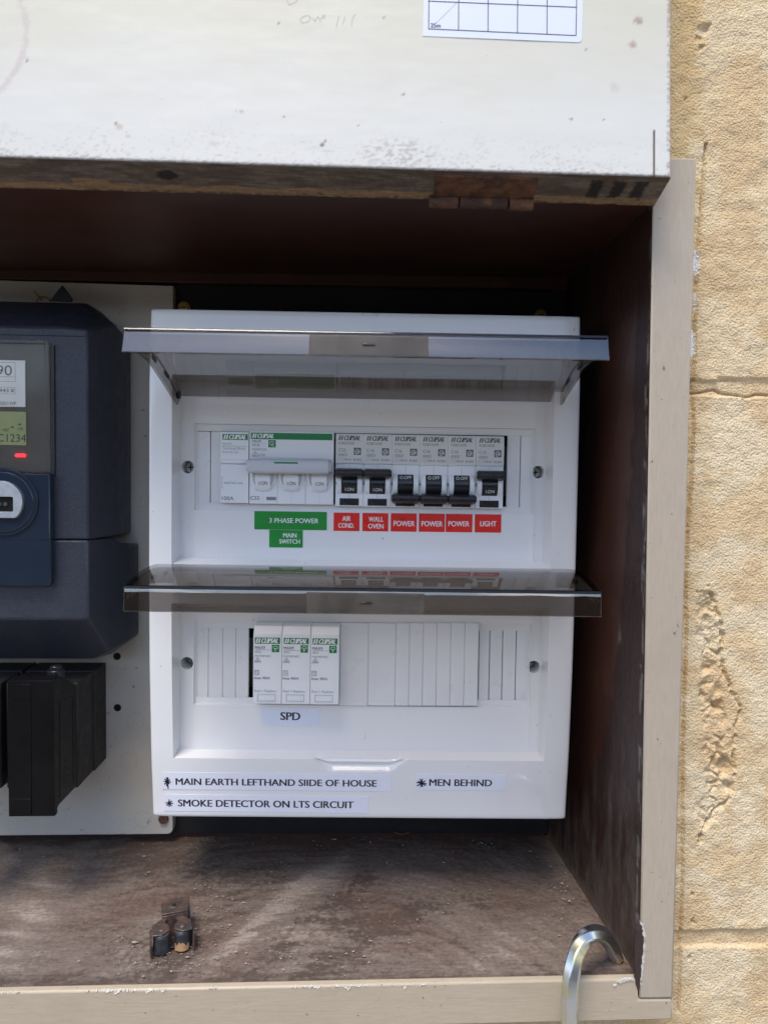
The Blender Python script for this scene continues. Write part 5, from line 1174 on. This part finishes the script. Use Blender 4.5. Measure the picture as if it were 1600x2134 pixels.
# local mm: x right, y back, z up
mb = MB(); mb.prism_y([(-7.5, 0), (7.5, 0), (7.5, 8), (-7.5, 8)], 10, 11.2); mb.box(-8.2, 8.2, 0.2, 20, 0, 0.8)
obj('base_plate', mb, 'catch', ct, bevel=0.4)
mb = MB(); mb.add([(-5.5, 9, 12.5), (8, 9, 12.5), (9.5, 22, 12.5), (-5.5, 22, 12.5), (-5.5, 9, 13.7), (8, 9, 13.7), (9.5, 22, 13.7), (-5.5, 22, 13.7)], [(3,2,1,0), (4,5,6,7), (0,1,5,4), (1,2,6,5), (2,3,7,6), (3,0,4,7)])
mb.box(-5.5, 8, 9, 10.1, 0.5, 12.4); mb.box(7.9, 9.0, 10.2, 22, 0.5, 12.4); mb.cyl((1, 15, 13.8), 2.2, 0.5, 'z', 18); mb.cyl((1, 15, 14.2), 1.2, 0.4, 'z', 14, 1)
obj('top_plate', mb, ['catch', 'hole'], ct, bevel=0.35)
for s_ in (-1, 1):
    x0_ = s_*5.2-0.8
    mb = MB(); mb.cyl((x0_, 0, 4.6), 4.1, 9.0, 'z', 28); mb.cyl((x0_, 0, 9.6), 4.2, 0.8, 'z', 28); mb.cyl((x0_, 0, 10.2), 2.1, 1.0, 'z', 18, r2=1.5); ro_ = obj('roller', mb, 'roller', ct, bevel=0.45)
    mb = MB()
    if s_ > 0:
        pts = [(4.3*math.cos(a), 4.3*math.sin(a)) for a in [R(x) for x in range(205, 320, 12)]]
        n_ = len(pts); tops = [random.uniform(2.6, 5.4) for _ in pts]
        mb.add([(x0_+a, b_, 0.3) for a, b_ in pts] + [(x0_+a*1.02, b_*1.02, tp) for (a, b_), tp in zip(pts, tops)], [(i, i+1, n_+i+1, n_+i) for i in range(n_-1)])
        obj('perished_patch', mb, 'cork', ro_, fix=False)
    mb = MB(); xa = s_*10.0-0.8
    mb.box(min(xa, xa+s_*0.9), max(xa, xa+s_*0.9), -4.5, 5, 0.4, 9.5)
    arm = [(s_*9.9-0.8, -3.4), (s_*9.9-.8, 4.5), (s_*5.5-.8, 9.5), (s_*2.0-.8, 9.5), (s_*3.2-.8, 6), (s_*1.2-.8, 3.0), (s_*1.2-.8, -1), (s_*5.2-.8, -4.2)]
    if s_ < 0: arm = arm[::-1]
    n_ = len(arm); mb.add([(a, b_, 10.15) for a, b_ in arm] + [(a, b_, 11.0) for a, b_ in arm], [tuple(range(n_))[::-1], tuple(range(n_, 2*n_))] + [(i, (i+1) % n_, n_+(i+1) % n_, n_+i) for i in range(n_)])
    mb.cyl((x0_, 0, 11.3), 1.9, 0.9, 'z', 18, r2=1.4)
    obj('bracket_arm', mb, 'catch', ct, bevel=0.3)

# ================================================================== BENT STEEL BAR over the sill
pts = [(1188, 2300, 358), (1186, 2200, 358), (1187, 2134, 358), (1187, 2090, 358), (1189, 2050, 359), (1194, 2015, 361), (1202, 1985, 364), (1214, 1962, 368), (1230, 1948, 373), (1247, 1946, 378), (1262, 1955, 383), (1273, 1972, 387), (1281, 1988, 390), (1287, 2000, 391)]
PP = [at(*p) for p in pts]; fine = []
for i in range(len(PP)-1):
    p0, p1, p2, p3 = PP[max(0, i-1)], PP[i], PP[i+1], PP[min(len(PP)-1, i+2)]
    for k in range(5):
        t_ = k/5; fine.append(0.5*((2*p1)+(-p0+p2)*t_+(2*p0-5*p1+4*p2-p3)*t_*t_+(-p0+3*p1-3*p2+p3)*t_**3))
fine.append(PP[-1]); rad = [4.7]*len(fine)
for i in range(9): rad[-1-i] = 4.7-0.9*(1-i/9)
HF = Frame(PP[-1], Matrix.Identity(3)); mb = MB(); mb.tube(fine, rad, 6, up=(0.35, 1, 0.1), twist=0.3)
hk = thing('steel_bar', 'shiny zinc plated hexagonal steel bar hooked over the front sill at bottom right', 'bar', HF)
obj('bent_shaft', mb, 'zinc', hk, bevel=0.6, frame=WORLD, pframe=HF, smooth=28)
